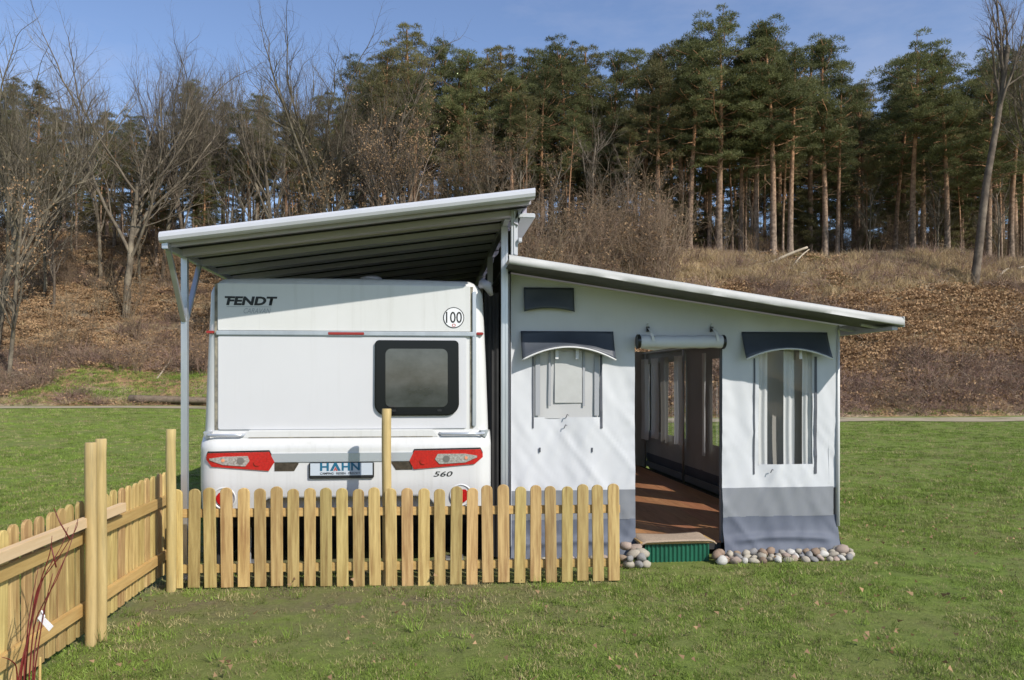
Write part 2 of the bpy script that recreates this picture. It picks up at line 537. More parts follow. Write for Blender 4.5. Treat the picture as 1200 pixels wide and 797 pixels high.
def mat_lawn():
    m, nt, b = new_mat('lawn')
    N, L = nt.nodes, nt.links
    b.inputs['Roughness'].default_value = 0.9
    b.inputs['Specular IOR Level'].default_value = 0.15
    t = N.new('ShaderNodeTexCoord')
    def nse(scale, detail=6, rough=0.65, stretch=None):
        n = N.new('ShaderNodeTexNoise')
        n.inputs['Scale'].default_value = scale; n.inputs['Detail'].default_value = detail; n.inputs['Roughness'].default_value = rough
        if stretch:
            mm = N.new('ShaderNodeMapping'); mm.inputs['Scale'].default_value = stretch
            L.new(t.outputs['Object'], mm.inputs['Vector']); L.new(mm.outputs['Vector'], n.inputs['Vector'])
        else:
            L.new(t.outputs['Object'], n.inputs['Vector'])
        return n
    def rmp(n, a, b_, ca_, cb_):
        r = N.new('ShaderNodeValToRGB')
        r.color_ramp.elements[0].position = a; r.color_ramp.elements[1].position = b_
        r.color_ramp.elements[0].color = (*ca_, 1); r.color_ramp.elements[1].color = (*cb_, 1)
        L.new(n.outputs['Fac'], r.inputs['Fac']); return r
    fine = rmp(nse(9.0, 8, 0.75), 0.3, 0.72, (0.082, 0.135, 0.020), (0.235, 0.31, 0.060))
    patch = rmp(nse(0.55, 6, 0.6), 0.36, 0.66, (0, 0, 0), (1, 1, 1))
    mid = rmp(nse(1.9, 6, 0.7), 0.40, 0.72, (0, 0, 0), (1, 1, 1))
    m1 = N.new('ShaderNodeMix'); m1.data_type = 'RGBA'
    L.new(patch.outputs['Color'], m1.inputs['Factor']); L.new(fine.outputs['Color'], m1.inputs['A'])
    f2 = rmp(nse(14.0, 6, 0.8), 0.3, 0.75, (0.115, 0.145, 0.032), (0.275, 0.29, 0.085))
    L.new(f2.outputs['Color'], m1.inputs['B'])
    m2 = N.new('ShaderNodeMix'); m2.data_type = 'RGBA'
    sc_ = N.new('ShaderNodeMath'); sc_.operation = 'MULTIPLY'; sc_.inputs[1].default_value = 0.4
    L.new(mid.outputs['Color'], sc_.inputs[0]); L.new(sc_.outputs[0], m2.inputs['Factor'])
    L.new(m1.outputs['Result'], m2.inputs['A'])
    soil = rmp(nse(22.0, 6, 0.7), 0.3, 0.7, (0.115, 0.10, 0.055), (0.22, 0.19, 0.105))
    L.new(soil.outputs['Color'], m2.inputs['B'])
    # trodden earth inside the two fences and along the tent, by place on the lawn
    sx = N.new('ShaderNodeSeparateXYZ'); L.new(t.outputs['Object'], sx.inputs[0])
    def mrange(src, a, b_, c, d):
        r = N.new('ShaderNodeMapRange'); r.inputs['From Min'].default_value = a; r.inputs['From Max'].default_value = b_
        r.inputs['To Min'].default_value = c; r.inputs['To Max'].default_value = d; L.new(src, r.inputs['Value']); return r.outputs[0]
    def mul(a, b_):
        r = N.new('ShaderNodeMath'); r.operation = 'MULTIPLY'; L.new(a, r.inputs[0]); L.new(b_, r.inputs[1]); return r.outputs[0]
    fx = mul(mrange(sx.outputs['X'], -2.5, -2.2, 0, 1), mrange(sx.outputs['X'], 0.3, 2.2, 1, 0))
    fy = mul(mrange(sx.outputs['Y'], 4.6, 6.0, 0, 1), mrange(sx.outputs['Y'], 15.0, 16.0, 1, 0))
    wn_ = rmp(nse(2.6, 6, 0.7), 0.36, 0.62, (0.25, 0.25, 0.25), (1, 1, 1))
    fa = mul(mul(fx, fy), wn_.outputs['Color'])
    m3 = N.new('ShaderNodeMix'); m3.data_type = 'RGBA'
    L.new(fa, m3.inputs['Factor']); L.new(m2.outputs['Result'], m3.inputs['A']); L.new(soil.outputs['Color'], m3.inputs['B'])
    L.new(m3.outputs['Result'], b.inputs['Base Color'])
    bp = N.new('ShaderNodeBump'); bp.inputs['Strength'].default_value = 0.7; bp.inputs['Distance'].default_value = 0.05
    hb = nse(16.0, 8, 0.8)
    L.new(hb.outputs['Fac'], bp.inputs['Height']); L.new(bp.outputs['Normal'], b.inputs['Normal'])
    return m
M['lawn'] = mat_lawn()
M['hillside'] = mat('hillside', (0.37, 0.235, 0.12), (0.165, 0.11, 0.062), scale=2.2, detail=9, rough=0.95, spec=0.1, bump=1.0, bscale=5, bdist=0.25,
                    c3=(0.34, 0.26, 0.165), c3scale=0.35, c3ramp=(0.46, 0.62))
M['path'] = mat('path', (0.40, 0.34, 0.24), (0.30, 0.25, 0.17), scale=1.2, detail=8, rough=0.95, spec=0.1, c3=(0.16, 0.15, 0.08), c3scale=0.6, c3ramp=(0.55, 0.7))

def strip(name, us, vs, m, dz=0.0, z=None):
    mb = MB()
    mb.sheet(lambda x, v: (x, base_y(x) + v, (ground_z(x, base_y(x) + v) if z is None else z) + dz), us, vs)
    o = mb.build(name, m, smooth=True)
    return tag(o, kind='structure')
us_far = [-260, -200, -150, -115] + linspace(-90, 90, 181) + [115, 150, 200, 260]
lawn_v = [-300, -150, -90] + linspace(-70, 0, 71)
strip('lawn', us_far, lawn_v, M['lawn'])
us_h = [-260, -200, -150, -115] + linspace(-90, -45, 31) + linspace(-44.4, 60, 170) + linspace(61, 90, 20) + [115, 150, 200, 260]
strip('hillside', us_h, linspace(0, 45, 100) + linspace(46, 110, 40) + [140, 190, 280, 400], M['hillside'])
strip('path', linspace(-110, 110, 221), linspace(-4.4, -1.2, 5), M['path'], dz=0.02)

# ================================================================== caravan
CY = 7.0                                      # rear wall
XL, XR = X_(236, CY), X_(574, CY)
CTOP = Z_(420, 328, CY) + 0.01
CLEN = 6.1
car = thing('caravan', 'white touring caravan parked under the grey sheltering roof behind the picket fence', 'caravan', ((XL + XR) / 2, CY + 3, 0))
def cx(px): return X_(px, CY)
def cz(py): return CAMZ + (HOR - py) / F * atY(420, 446, CY).y / ray(420, 446).y
def cZ(px, py): return Z_(px, py, CY)

def car_outline(ins):
    """Cross-section (x, z) of the body, inset by ins."""
    zb, zt = 0.50, CTOP
    pts = []
    rt = 0.16
    lx0, rx0 = XL + ins, XR - ins                       # at z = 1
    tl, tr = XL + 0.055 + ins, XR - 0.055 - ins         # at roof
    def side(x_low, x_top, z): return lerp(x_low, x_top, max(0, (z - 1.0) / (zt - 1.0)))
    zt2 = zt - ins
    pts.append((lx0, zb))
    pts.append((lx0, 1.0))
    pts.append((side(lx0, tl, 1.8), 1.8))
    for k in range(7):
        a = math.pi - k / 6 * math.pi / 2
        pts.append((tl + rt + rt * math.cos(a), zt2 - rt + rt * math.sin(a)))
    for t in (0.25, 0.5, 0.75):
        pts.append((lerp(tl + rt, tr - rt, t), zt2 + 0.012 * math.sin(math.pi * t)))
    for k in range(7):
        a = math.pi / 2 - k / 6 * math.pi / 2
        pts.append((tr - rt + rt * math.cos(a), zt2 - rt + rt * math.sin(a)))
    pts.append((side(rx0, tr, 1.8), 1.8))
    pts.append((rx0, 1.0))
    pts.append((rx0, zb))
    return pts
mb = MB()
rr = 0.10
st = [(CY, rr), ] + [(CY + rr * (1 - math.cos(a)), rr * (1 - math.sin(a))) for a in (R(18), R(36), R(54), R(72), R(90))] + [(CY + CLEN - rr, 0.0), (CY + CLEN, rr)]
n = len(car_outline(0))
for y, ins in st:
    mb.v += [(p[0], y, p[1]) for p in car_outline(ins)]
for k in range(len(st) - 1):
    for i in range(n):
        j = (i + 1) % n
        mb.f.append((k * n + i, k * n + j, (k + 1) * n + j, (k + 1) * n + i))
mb.f.append(tuple(range(n))); mb.f.append(tuple(reversed(range((len(st) - 1) * n, len(st) * n))))
body = mb.build('body', M['caravan_white'], car, smooth=True)
md = body.modifiers.new('edge', 'EDGE_SPLIT'); md.split_angle = R(40)

def slab(name, poly, y0, y1, m, parent=car, bevel=0.004, smooth=False):
    b = MB(); b.prism_xz(poly, y0, y1)
    return b.build(name, m, parent, bevel=bevel, smooth=smooth)
def rrect(x0, x1, z0, z1, r, n=5, rt=None):
    """Rounded rectangle, counter-clockwise; r lower corners, rt upper corners."""
    rt = r if rt is None else rt
    out = []
    for cxx, czz, a0, q in ((x1 - r, z0 + r, -90, r), (x1 - rt, z1 - rt, 0, rt), (x0 + rt, z1 - rt, 90, rt), (x0 + r, z0 + r, 180, r)):
        for k in range(n + 1):
            a = R(a0 + 90 * k / n)
            out.append((cxx + q * math.cos(a), czz + q * math.sin(a)))
    return out
# seam strips (dark, grimy) under the panels' edges, then the panels
zr = cZ(400, 391)                            # rail height
for px, off in ((253.5, 0.0), (552.5, 0.0)):
    x = cx(px)
    slab('seam', [(x - 0.014, cz(503)), (x + 0.014, cz(503)), (x + 0.014, CTOP - 0.06), (x - 0.014, CTOP - 0.06)], CY - 0.003, CY + 0.02, M['seam'], bevel=0)
slab('upper_panel', rrect(cx(255.5), cx(551), zr + 0.022, CTOP - 0.055, 0.01, 3), CY - 0.014, CY + 0.02, M['caravan_white'], bevel=0.006)
slab('lower_panel', rrect(cx(255.5), cx(547), cz(503), zr - 0.022, 0.02, 3), CY - 0.012, CY + 0.02, M['caravan_panel'], bevel=0.006)
slab('corner_gutter', rrect(cx(553.5), cx(558), cz(500), CTOP - 0.10, 0.008, 2), CY - 0.022, CY + 0.02, M['alu'], bevel=0.004)
# rail with high brake light
rail = MB().box(cx(254), cx(557), CY - 0.03, CY, zr - 0.019, zr + 0.019).build('rail', M['alu'], car, bevel=0.006)
MB().box(cx(385), cx(427), CY - 0.036, CY - 0.028, zr - 0.013, zr + 0.011).build('brake_light', M['dark_red'], rail, bevel=0.003)
for px in (246.5, 562):
    x = cx(px)
    slab('marker_light', rrect(x - 0.032, x + 0.034, zr - 0.006, zr + 0.018, 0.011, 3), CY - 0.016, CY + 0.05, M['dark_red'], bevel=0.003)
# rear window
def bulge_poly(x0, x1, z0, z1, r, rt, bl):
    out = []
    for x, z in rrect(x0, x1, z0, z1, r, 6, rt):
        t = (z - z0) / (z1 - z0)
        k = bl * 4 * t * (1 - t)
        sgn = -1 if x < (x0 + x1) / 2 else 1
        ex = abs(x - (x0 + x1) / 2) / ((x1 - x0) / 2)
        out.append((x + sgn * k * ex, z))
    return out
wx0, wx1, wz0, wz1 = cx(440), cx(537), cZ(490, 487), cZ(490, 399)
win = slab('rear_window', bulge_poly(wx0, wx1, wz0, wz1, 0.10, 0.035, 0.012), CY - 0.045, CY + 0.01, M['window_black'], bevel=0.012)
slab('pane', rrect(cx(452), cx(524.5), cZ(490, 477), cZ(490, 409), 0.05), CY - 0.049, CY - 0.042, M['window_tint'], win, bevel=0.002)
for px in (462, 515):
    x = cx(px)
    slab('window_catch', rrect(x - 0.02, x + 0.02, wz0 + 0.035, wz0 + 0.055, 0.008, 2), CY - 0.052, CY - 0.044, M['black_plastic'], win, bevel=0.002)

# bumper moulding
BZ0, BZ1 = cz(597), cz(505)
def bump_y(x, z):
    b = 0.11 * sstep(BZ1 + 0.01, BZ1 - 0.13, z) - 0.035 * sstep(0.80, 0.5, z)
    e = min(x - XL + 0.012, XR + 0.012 - x)
    rr_ = 0.16
    e = max(e, 0.0)
    c = 0 if e > rr_ else rr_ - math.sqrt(max(0, rr_ * rr_ - (rr_ - e) ** 2))
    return CY - 0.006 - b + c
def bump_bot(x):
    a = sstep(cx(300), cx(318), x) * sstep(cx(516), cx(498), x)
    return lerp(BZ0, cz(581), a)
mb = MB()
us = [XL - 0.012 + t for t in (0, .003, .012, .03, .055, .09, .13)] + breaks(XL + 0.16, XR - 0.16, 0.03, []) + [XR + 0.012 - t for t in (.13, .09, .055, .03, .012, .003, 0)]
vs = linspace(0, 1, 25)
mb.sheet(lambda x, t: (x, bump_y(x, lerp(bump_bot(x), BZ1, t)), lerp(bump_bot(x), BZ1, t)), us, vs)
n0 = len(us)
o = len(mb.v)
mb.v += [(x, max(CY + 0.25, bump_y(x, BZ0)), bump_bot(x)) for x in us]
mb.v += [(x, max(CY + 0.05, bump_y(x, BZ1)), BZ1) for x in us]
for i in range(n0 - 1):
    mb.f.append((o + i, o + i + 1, i + 1, i))
    k = 24 * n0
    mb.f.append((k + i, k + i + 1, o + n0 + i + 1, o + n0 + i))
bumper = mb.build('bumper', M['caravan_white'], car, smooth=True)
def conform(name, xs, zt, zb, off, m, parent, nv=5, thick=0.02, smooth=True):
    """A shallow raised piece that follows the bumper's curve."""
    b = MB(); nu = len(xs)
    for j in range(nv):
        t = j / (nv - 1)
        for x in xs:
            z = lerp(zb(x), zt(x), t)
            b.v.append((x, bump_y(x, z) - off, z))
    for j in range(nv - 1):
        for i in range(nu - 1):
            b.f.append((j * nu + i, j * nu + i + 1, (j + 1) * nu + i + 1, (j + 1) * nu + i))
    loop = [i for i in range(nu)] + [j * nu + nu - 1 for j in range(1, nv)] + [(nv - 1) * nu + i for i in range(nu - 2, -1, -1)] + [j * nu for j in range(nv - 2, 0, -1)]
    o_ = len(b.v)
    for q in loop:
        v = b.v[q]; b.v.append((v[0], v[1] + thick, v[2]))
    for q in range(len(loop)):
        w = (q + 1) % len(loop)
        b.f.append((loop[q], o_ + q, o_ + w, loop[w]))
    ob = b.build(name, m, parent, smooth=smooth)
    mm = ob.modifiers.new('edge', 'EDGE_SPLIT'); mm.split_angle = R(45)
    return ob
def poly_fn(pts):
    def f(x):
        if x <= pts[0][0]: return pts[0][1]
        for (a, za), (b, zb) in zip(pts, pts[1:]):
            if x <= b: return lerp(za, zb, (x - a) / (b - a))
        return pts[-1][1]
    return f
BUMPF = 0.985                                   # the bumper face is a little nearer than the wall
def bx_(px): return X_(px, CY - 0.11)
def bz_(py): return CAMZ + (HOR - py) / F * (CY - 0.11) / ray(420, 446).y
def lamp(top, bot, lens_t, lens_b, bulbs):
    tp = [(bx_(a), bz_(b)) for a, b in top]; bt = [(bx_(a), bz_(b)) for a, b in bot]
    xs = breaks(tp[0][0], tp[-1][0], 0.02, [p[0] for p in tp + bt])
    l = conform('tail_light', xs, poly_fn(tp), poly_fn(bt), 0.012, M['red_lens'], car)
    tp2 = [(bx_(a), bz_(b)) for a, b in lens_t]; bt2 = [(bx_(a), bz_(b)) for a, b in lens_b]
    xs2 = breaks(tp2[0][0], tp2[-1][0], 0.02, [p[0] for p in tp2 + bt2])
    conform('clear_lens', xs2, poly_fn(tp2), poly_fn(bt2), 0.018, M['clear_lens'], l, nv=4, thick=0.008)
    for (a, b, r_, key) in bulbs:
        x, z = bx_(a), bz_(b)
        slab('bulb', [(x + r_ * math.cos(q), z + r_ * math.sin(q)) for q in [2 * math.pi * k / 14 for k in range(14)]], bump_y(x, z) - 0.022, bump_y(x, z) - 0.012, M[key], l, bevel=0.002)
    # dark brow over the lamp
    conform('lamp_brow', xs, lambda x: poly_fn(tp)(x) + 0.014, lambda x: poly_fn(tp)(x) + 0.002, 0.006, M['black_plastic'], l, nv=2, thick=0.004)
lamp([(241.5, 534), (243.5, 529.5), (316, 528.5), (322, 540)], [(241.5, 537), (248.5, 545), (315.5, 550.5), (322, 540.5)],
     [(246, 535.5), (262, 533.5), (291, 533), (293, 538)], [(246, 537.5), (262, 543), (288, 545), (293, 539)],
     [(282.5, 538.5, 0.03, 'lens_bulb'), (302, 541, 0.028, 'red_lens'), (262, 538, 0.014, 'amber')])
lamp([(480, 540), (485.5, 528.5), (563, 527.5), (565.8, 533)], [(480, 540.5), (485, 550.5), (556, 545), (565.8, 537)],
     [(510, 538), (513, 532.5), (545, 532.5), (559, 535)], [(510, 539), (515, 544.5), (545, 543), (559, 537)],
     [(523, 538.5, 0.03, 'lens_bulb'), (496, 541, 0.028, 'red_lens'), (546, 537.5, 0.014, 'amber')])
xs = breaks(bx_(318.5), bx_(484), 0.04, [])
conform('trim_strip', xs, lambda x: bz_(530.5), lambda x: bz_(540.5), 0.010, M['chrome'], car, nv=4)
for a, b, c, d in ((322, 350, 345, 0), (459, 484, 0, 465)):
    sl = c or b; sr = d or a
    if c: tp = [(bx_(322), bz_(541.2)), (bx_(350), bz_(541.2))]; bt = [(bx_(322), bz_(551)), (bx_(345), bz_(551)), (bx_(350), bz_(543))]
    else: tp = [(bx_(459), bz_(541.2)), (bx_(483), bz_(541.2))]; bt = [(bx_(459), bz_(543)), (bx_(464), bz_(551)), (bx_(483), bz_(551))]
    conform('dark_inlay', breaks(tp[0][0], tp[-1][0], 0.02, [p[0] for p in bt]), poly_fn(tp), poly_fn(bt), 0.004, M['dark_slot'], car, nv=3, thick=0.004)
# raised lip above the bumper
zl0, zl1 = cz(513), cz(503)
lip = MB().prism_xz([(cx(283), zl0), (cx(516), zl0), (cx(508), zl1), (cx(292), zl1)], CY - 0.055, CY + 0.02).build('lip', M['caravan_white'], car, bevel=0.01)
MB().box(cx(293), cx(507), CY - 0.060, CY - 0.05, zl0 + 0.008, zl0 + 0.014).build('lip_groove', M['seam'], lip)
# grab handles
for a, b, d in ((239.5, 289, 1), (572, 515, -1)):
    zz = cz(508.5)
    hd = MB().tube([(cx(a) + d * 0.03, CY - 0.02, zz), (cx(a) + d * 0.05, CY - 0.075, zz), (cx(b) - d * 0.03, CY - 0.075, zz), (cx(b), CY - 0.03, zz)], 0.013, 8).build('grab_handle', M['chrome'], car, smooth=True)
    x = cx(a)
    MB().prism_xz([(x, zz + 0.03), (x + d * 0.075, zz + 0.03), (x + d * 0.05, zz - 0.03), (x + d * 0.02, zz - 0.035)], CY - 0.05, CY + 0.08).build('bracket', M['alu'], hd, bevel=0.005)
# number plate with the dealer's lettering
py0 = CY - 0.117
px0, px1, pz0, pz1 = bx_(362.5), bx_(438.5), bz_(560), bz_(541.3)
plate = slab('plate_holder', rrect(px0, px1, pz0, pz1, 0.012, 3), py0 - 0.022, py0 + 0.04, M['black_plastic'], bevel=0.003)
slab('number_plate', [(px0 + 0.012, pz0 + 0.026), (px1 - 0.012, pz0 + 0.026), (px1 - 0.012, pz1 - 0.006), (px0 + 0.012, pz1 - 0.006)], py0 - 0.026, py0 - 0.02, M['plate'], plate, bevel=0.001)
ly = py0 - 0.0285
def lx(u): return bx_(345 + u * 105 / 1200.0)
def lz(v): return bz_(530 + v * 40 / 457.0)
text_mesh('H', lx(352), lx(468), lz(238), lz(133), ly, M['print_blue'], 'lettering', plate, bold=0.03)
text_mesh('HN', lx(640), lx(882), lz(238), lz(133), ly, M['print_blue'], 'lettering', plate, bold=0.03)
a_b = MB(); a_b.add([(lx(484), ly, lz(238)), (lx(540), ly, lz(133)), (lx(572), ly, lz(133)), (lx(628), ly, lz(238)), (lx(590), ly, lz(238)), (lx(556), ly, lz(172)), (lx(522), ly, lz(238))],
      [(0, 6, 5, 1), (1, 5, 2), (2, 5, 4, 3)])
a_b.build('lettering', M['print_blue'], plate)
a_r = MB(); a_r.add([(lx(530), ly, lz(240)), (lx(556), ly, lz(186)), (lx(584), ly, lz(240)), (lx(566), ly, lz(240)), (lx(556), ly, lz(220)), (lx(546), ly, lz(240))],
      [(0, 5, 4, 1), (1, 4, 3, 2)])
a_r.build('lettering', M['print_red'], plate)
text_mesh('CAMPING · REISEN · FREIZEIT', lx(352), lx(884), lz(288), lz(258), ly, M['print_black'], 'lettering', plate, bold=0.012)
# model number, maker's lettering, speed sticker
text_mesh('560', bx_(508), bx_(530.5), bz_(559.6), bz_(553.4), 0, M['print_black'], 'lettering', car, shear=0.25, bold=0.01, bulge=lambda x, z: bump_y(x, z) - 0.003)
ty = CY - 0.0165
text_mesh('FENDT', X_(265, ty), X_(325, ty), Z_(290, 357.8, ty), Z_(290, 347.4, ty), ty, M['print_black'], 'lettering', car, shear=0.16, bold=0.045)
MB().add([(X_(263.4, ty), ty - .0006, Z_(290, 349.6, ty)), (X_(263.4, ty), ty - .0006, Z_(290, 347.3, ty)), (X_(272, ty), ty - .0006, Z_(290, 347.3, ty)), (X_(272, ty), ty - .0006, Z_(290, 349.6, ty))], [(0, 1, 2, 3)]).build('lettering', M['print_black'], car)
MB().add([(X_(265.5, ty), ty, Z_(290, 359.7, ty)), (X_(318, ty), ty, Z_(290, 359.7, ty)), (X_(318, ty), ty, Z_(290, 359.2, ty)), (X_(265.5, ty), ty, Z_(290, 359.2, ty))], [(0, 1, 2, 3)]).build('lettering', M['print_grey'], car)
text_mesh('CARAVAN', X_(285.5, ty), X_(317.5, ty), Z_(290, 367.2, ty), Z_(290, 361.2, ty), ty, M['print_grey'], 'lettering', car, shear=0.35, bold=-0.006)
sx0, sz0 = X_(531.7, ty), Z_(531.7, 372.3, ty)
pr = atY(544, 372, ty).x - sx0
def disc(r, n=36): return [(sx0 + r * math.cos(2 * math.pi * k / n), sz0 + r * math.sin(2 * math.pi * k / n)) for k in range(n)]
stk = slab('speed_sticker', disc(pr), ty - 0.0005, ty + 0.004, M['print_black'], bevel=0)
slab('sticker_face', disc(pr * 0.92), ty - 0.0015, ty, M['sticker'], stk, bevel=0)
text_mesh('100', X_(522.6, ty), X_(541.3, ty), Z_(531, 378.6, ty), Z_(531, 365.3, ty), ty - 0.0025, M['print_black'], 'lettering', stk, bold=0.008)
text_mesh('o', X_(529.6, ty), X_(534, ty), Z_(531, 383.2, ty), Z_(531, 379.4, ty), ty - 0.0025, M['print_red'], 'lettering', stk)
# fog lamps in round recesses
for px in (262.5, 540):
    x, z = bx_(px), bz_(582)
    r_ = 0.085
    b = MB(); nn = 28
    for rad, off in ((r_ * 1.16, 0.004), (r_ * 1.10, 0.012), (r_, 0.010), (r_ * 0.94, -0.004)):
        for k in range(nn):
            a = 2 * math.pi * k / nn
            xx, zz = x + rad * math.cos(a), z + rad * math.sin(a)
            b.v.append((xx, bump_y(x, z) - off + (bump_y(xx, max(zz, BZ0)) - bump_y(x, z)) * 0.6, zz))
    for q in range(3):
        for k in range(nn):
            b.f.append((q * nn + k, q * nn + (k + 1) % nn, (q + 1) * nn + (k + 1) % nn, (q + 1) * nn + k))
    fg = b.build('fog_lamp', M['caravan_white'], car, smooth=True)
    slab('red_lens', [(x + 0.068 * math.cos(2 * math.pi * k / 20), z + 0.068 * math.sin(2 * math.pi * k / 20)) for k in range(20)], bump_y(x, z) - 0.008, bump_y(x, z) + 0.03, M['red_lens'], fg, bevel=0.004)
# roof vent
vx, vy = atY(435, 446, CY + 0.6).x, CY + 0.6
vb = MB()
ro = [(0.045, CTOP - 0.02), (0.045, CTOP + 0.055), (0.10, CTOP + 0.065), (0.10, CTOP + 0.085), (0.06, CTOP + 0.10), (0.001, CTOP + 0.105)]
for r_, z in ro:
    for k in range(16):
        vb.v.append((vx + r_ * math.cos(2 * math.pi * k / 16), vy + r_ * math.sin(2 * math.pi * k / 16), z))
for q in range(len(ro) - 1):
    for k in range(16):
        vb.f.append((q * 16 + k, q * 16 + (k + 1) % 16, (q + 1) * 16 + (k + 1) % 16, (q + 1) * 16 + k))
vb.build('roof_vent', M['grey_panel'], car, smooth=False)
# black bracket of the flue on the roof edge at right, chassis and wheels
MB().tube([(XR - 0.07, CY + 0.06, CTOP - 0.02), (XR - 0.02, CY + 0.03, CTOP - 0.04), (XR + 0.02, CY + 0.08, CTOP - 0.12)], [0.05, 0.045, 0.02], 8).build('corner_cap', M['grey_panel'], car, smooth=True)
MB().box(XL + 0.12, XR - 0.12, CY + 0.2, CY + CLEN - 0.3, 0.36, 0.505).build('chassis', M['rubber'], car, bevel=0.01)
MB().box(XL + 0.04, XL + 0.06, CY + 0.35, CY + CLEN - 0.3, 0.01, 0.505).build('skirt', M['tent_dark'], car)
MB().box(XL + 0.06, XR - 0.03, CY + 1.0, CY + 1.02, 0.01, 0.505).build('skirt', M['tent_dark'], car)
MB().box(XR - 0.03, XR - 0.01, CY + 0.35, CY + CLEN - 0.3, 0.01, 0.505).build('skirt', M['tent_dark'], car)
for x in (XL + 0.12, XR - 0.32):
    w = MB(); prof = [(0.0, 0.2), (0.0, 0.30), (0.03, 0.32), (0.17, 0.32), (0.20, 0.30), (0.20, 0.2)]
    for u, r_ in prof:
        for k in range(24):
            a = 2 * math.pi * k / 24
            w.v.append((x + u, CY + 3.4 + r_ * math.cos(a), 0.32 + r_ * math.sin(a)))
    for q in range(5):
        for k in range(24):
            w.f.append((q * 24 + k, q * 24 + (k + 1) % 24, (q + 1) * 24 + (k + 1) % 24, (q + 1) * 24 + k))
    wh = w.build('wheel', M['rubber'], car, smooth=True)
    MB().tube([(x + 0.04, CY + 3.4, 0.32), (x + 0.16, CY + 3.4, 0.32)], 0.2, 20).build('rim', M['alu'], wh)
for x in (XL + 0.3, XR - 0.3):
    MB().tube([(x, CY + 0.45, 0.40), (x, CY + 0.40, 0.02)], 0.025, 8).add([(x - .08, CY + .32, .004), (x + .08, CY + .32, .004), (x + .08, CY + .48, .004), (x - .08, CY + .48, .004), (x - .08, CY + .32, .02), (x + .08, CY + .32, .02), (x + .08, CY + .48, .02), (x - .08, CY + .48, .02)], [(0, 3, 2, 1), (4, 5, 6, 7), (0, 1, 5, 4), (1, 2, 6, 5), (2, 3, 7, 6), (3, 0, 4, 7)]).build('corner_steady', M['alu'], car)

# ================================================================== sheltering roof over the caravan
RY0 = 6.35                                   # front edge
pl, pr_ = atY(187, 283, RY0), atY(627, 231, RY0)
slope = (pr_.z - pl.z) / (pr_.x - pl.x)
def rz(x): return pl.z + (x - pl.x) * slope
PITCH = 0.55
NP = 13
RY1 = RY0 + PITCH * NP
can = thing('shelter_roof', 'grey ribbed sheet metal lean-to roof on aluminium posts over the white caravan', 'roof', (pl.x + 0.3, RY0 + 1, 0))
RX0, RX1 = pl.x, pr_.x
for k in range(NP):
    y0 = RY0 + k * PITCH
    b = MB()
    prof = [(0, 0.0), (0.24, 0.0), (0.25, -0.010), (0.27, -0.010), (0.28, 0.0), (PITCH - 0.004, 0.0)]
    xs = [RX0 + 0.02, RX1 - 0.02]
    top = 0.05
    for x in xs:
        for u, w in prof: b.v.append((x, y0 + u, rz(x) + w))
        b.v.append((x, y0 + PITCH - 0.004, rz(x) + top)); b.v.append((x, y0, rz(x) + top))
    n = len(prof) + 2
    for i in range(n):
        b.f.append((i, (i + 1) % n, n + (i + 1) % n, n + i))
    b.f.append(tuple(range(n))); b.f.append(tuple(reversed(range(n, 2 * n))))
    rp_ = b.build('roof_panel', M['sheet_shaded'], can)
    MB().bar((RX0 + 0.03, y0 + 0.33, rz(RX0 + 0.03) - 0.006), (RX1 - 0.03, y0 + 0.33, rz(RX1 - 0.03) - 0.006), 0.02, 0.010).build('seam', M['rubber'], rp_)
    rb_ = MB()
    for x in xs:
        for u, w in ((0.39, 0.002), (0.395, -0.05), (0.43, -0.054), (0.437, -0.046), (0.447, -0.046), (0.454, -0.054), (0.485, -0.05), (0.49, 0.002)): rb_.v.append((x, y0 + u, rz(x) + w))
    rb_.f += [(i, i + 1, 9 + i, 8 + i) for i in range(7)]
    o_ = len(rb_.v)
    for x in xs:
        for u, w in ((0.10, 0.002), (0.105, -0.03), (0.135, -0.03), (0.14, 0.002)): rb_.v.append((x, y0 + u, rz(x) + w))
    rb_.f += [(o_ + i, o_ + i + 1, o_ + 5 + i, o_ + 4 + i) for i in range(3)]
    rb_.build('rib', M['rib_lit'], rp_)
# rounded white front fascia
fb = MB(); pts = []
for x in (RX0, RX1):
    for yy, zz in ((0.06, -0.008), (0.0, -0.008), (-0.02, 0.004), (-0.03, 0.028), (-0.026, 0.054), (-0.01, 0.072), (0.06, 0.078)):
        fb.v.append((x, RY0 + yy, rz(x) + zz))
fb.f += [(i, (i + 1) % 7, 7 + (i + 1) % 7, 7 + i) for i in range(7)] + [tuple(range(7)), tuple(reversed(range(7, 14)))]
fb.build('front_fascia', M['white_metal'], can, smooth=False)
# eave beam and gutter at left
bxl = X_(197, RY0 + 0.15)
eave = MB().bar((RX0 + 0.03, RY0 + 0.02, rz(RX0 + 0.03) - 0.03), (RX0 + 0.03, RY1, rz(RX0 + 0.03) - 0.03), 0.045, 0.05).build('eave_beam', M['alu'], can, bevel=0.004)
fx0 = RX0 + 0.03
for yy in (RY0 + 0.53, RY0 + 3.2, RY0 + 6.2):
    zt = rz(fx0) - 0.055
    ps = MB().box(fx0 - 0.025, fx0 + 0.025, yy - 0.025, yy + 0.025, 0.0, zt)
    ps.box(fx0 - 0.029, fx0 - 0.0255, yy - 0.008, yy + 0.008, 0.0, zt)
    p = ps.build('post', M['alu'], can)
    for s in (-1, 1):
        MB().bar((fx0 + (0.0 if s < 0 else 0.0), yy + s * 0.03, zt - 0.52), (fx0, yy + s * 0.42, zt + 0.005), 0.03, 0.04, up=(1, 0, 0)).build('brace', M['alu'], can, bevel=0.003)
    MB().box(fx0 - 0.07, fx0 + 0.07, yy - 0.07, yy + 0.07, 0.0, 0.012).build('base_plate', M['alu'], can)
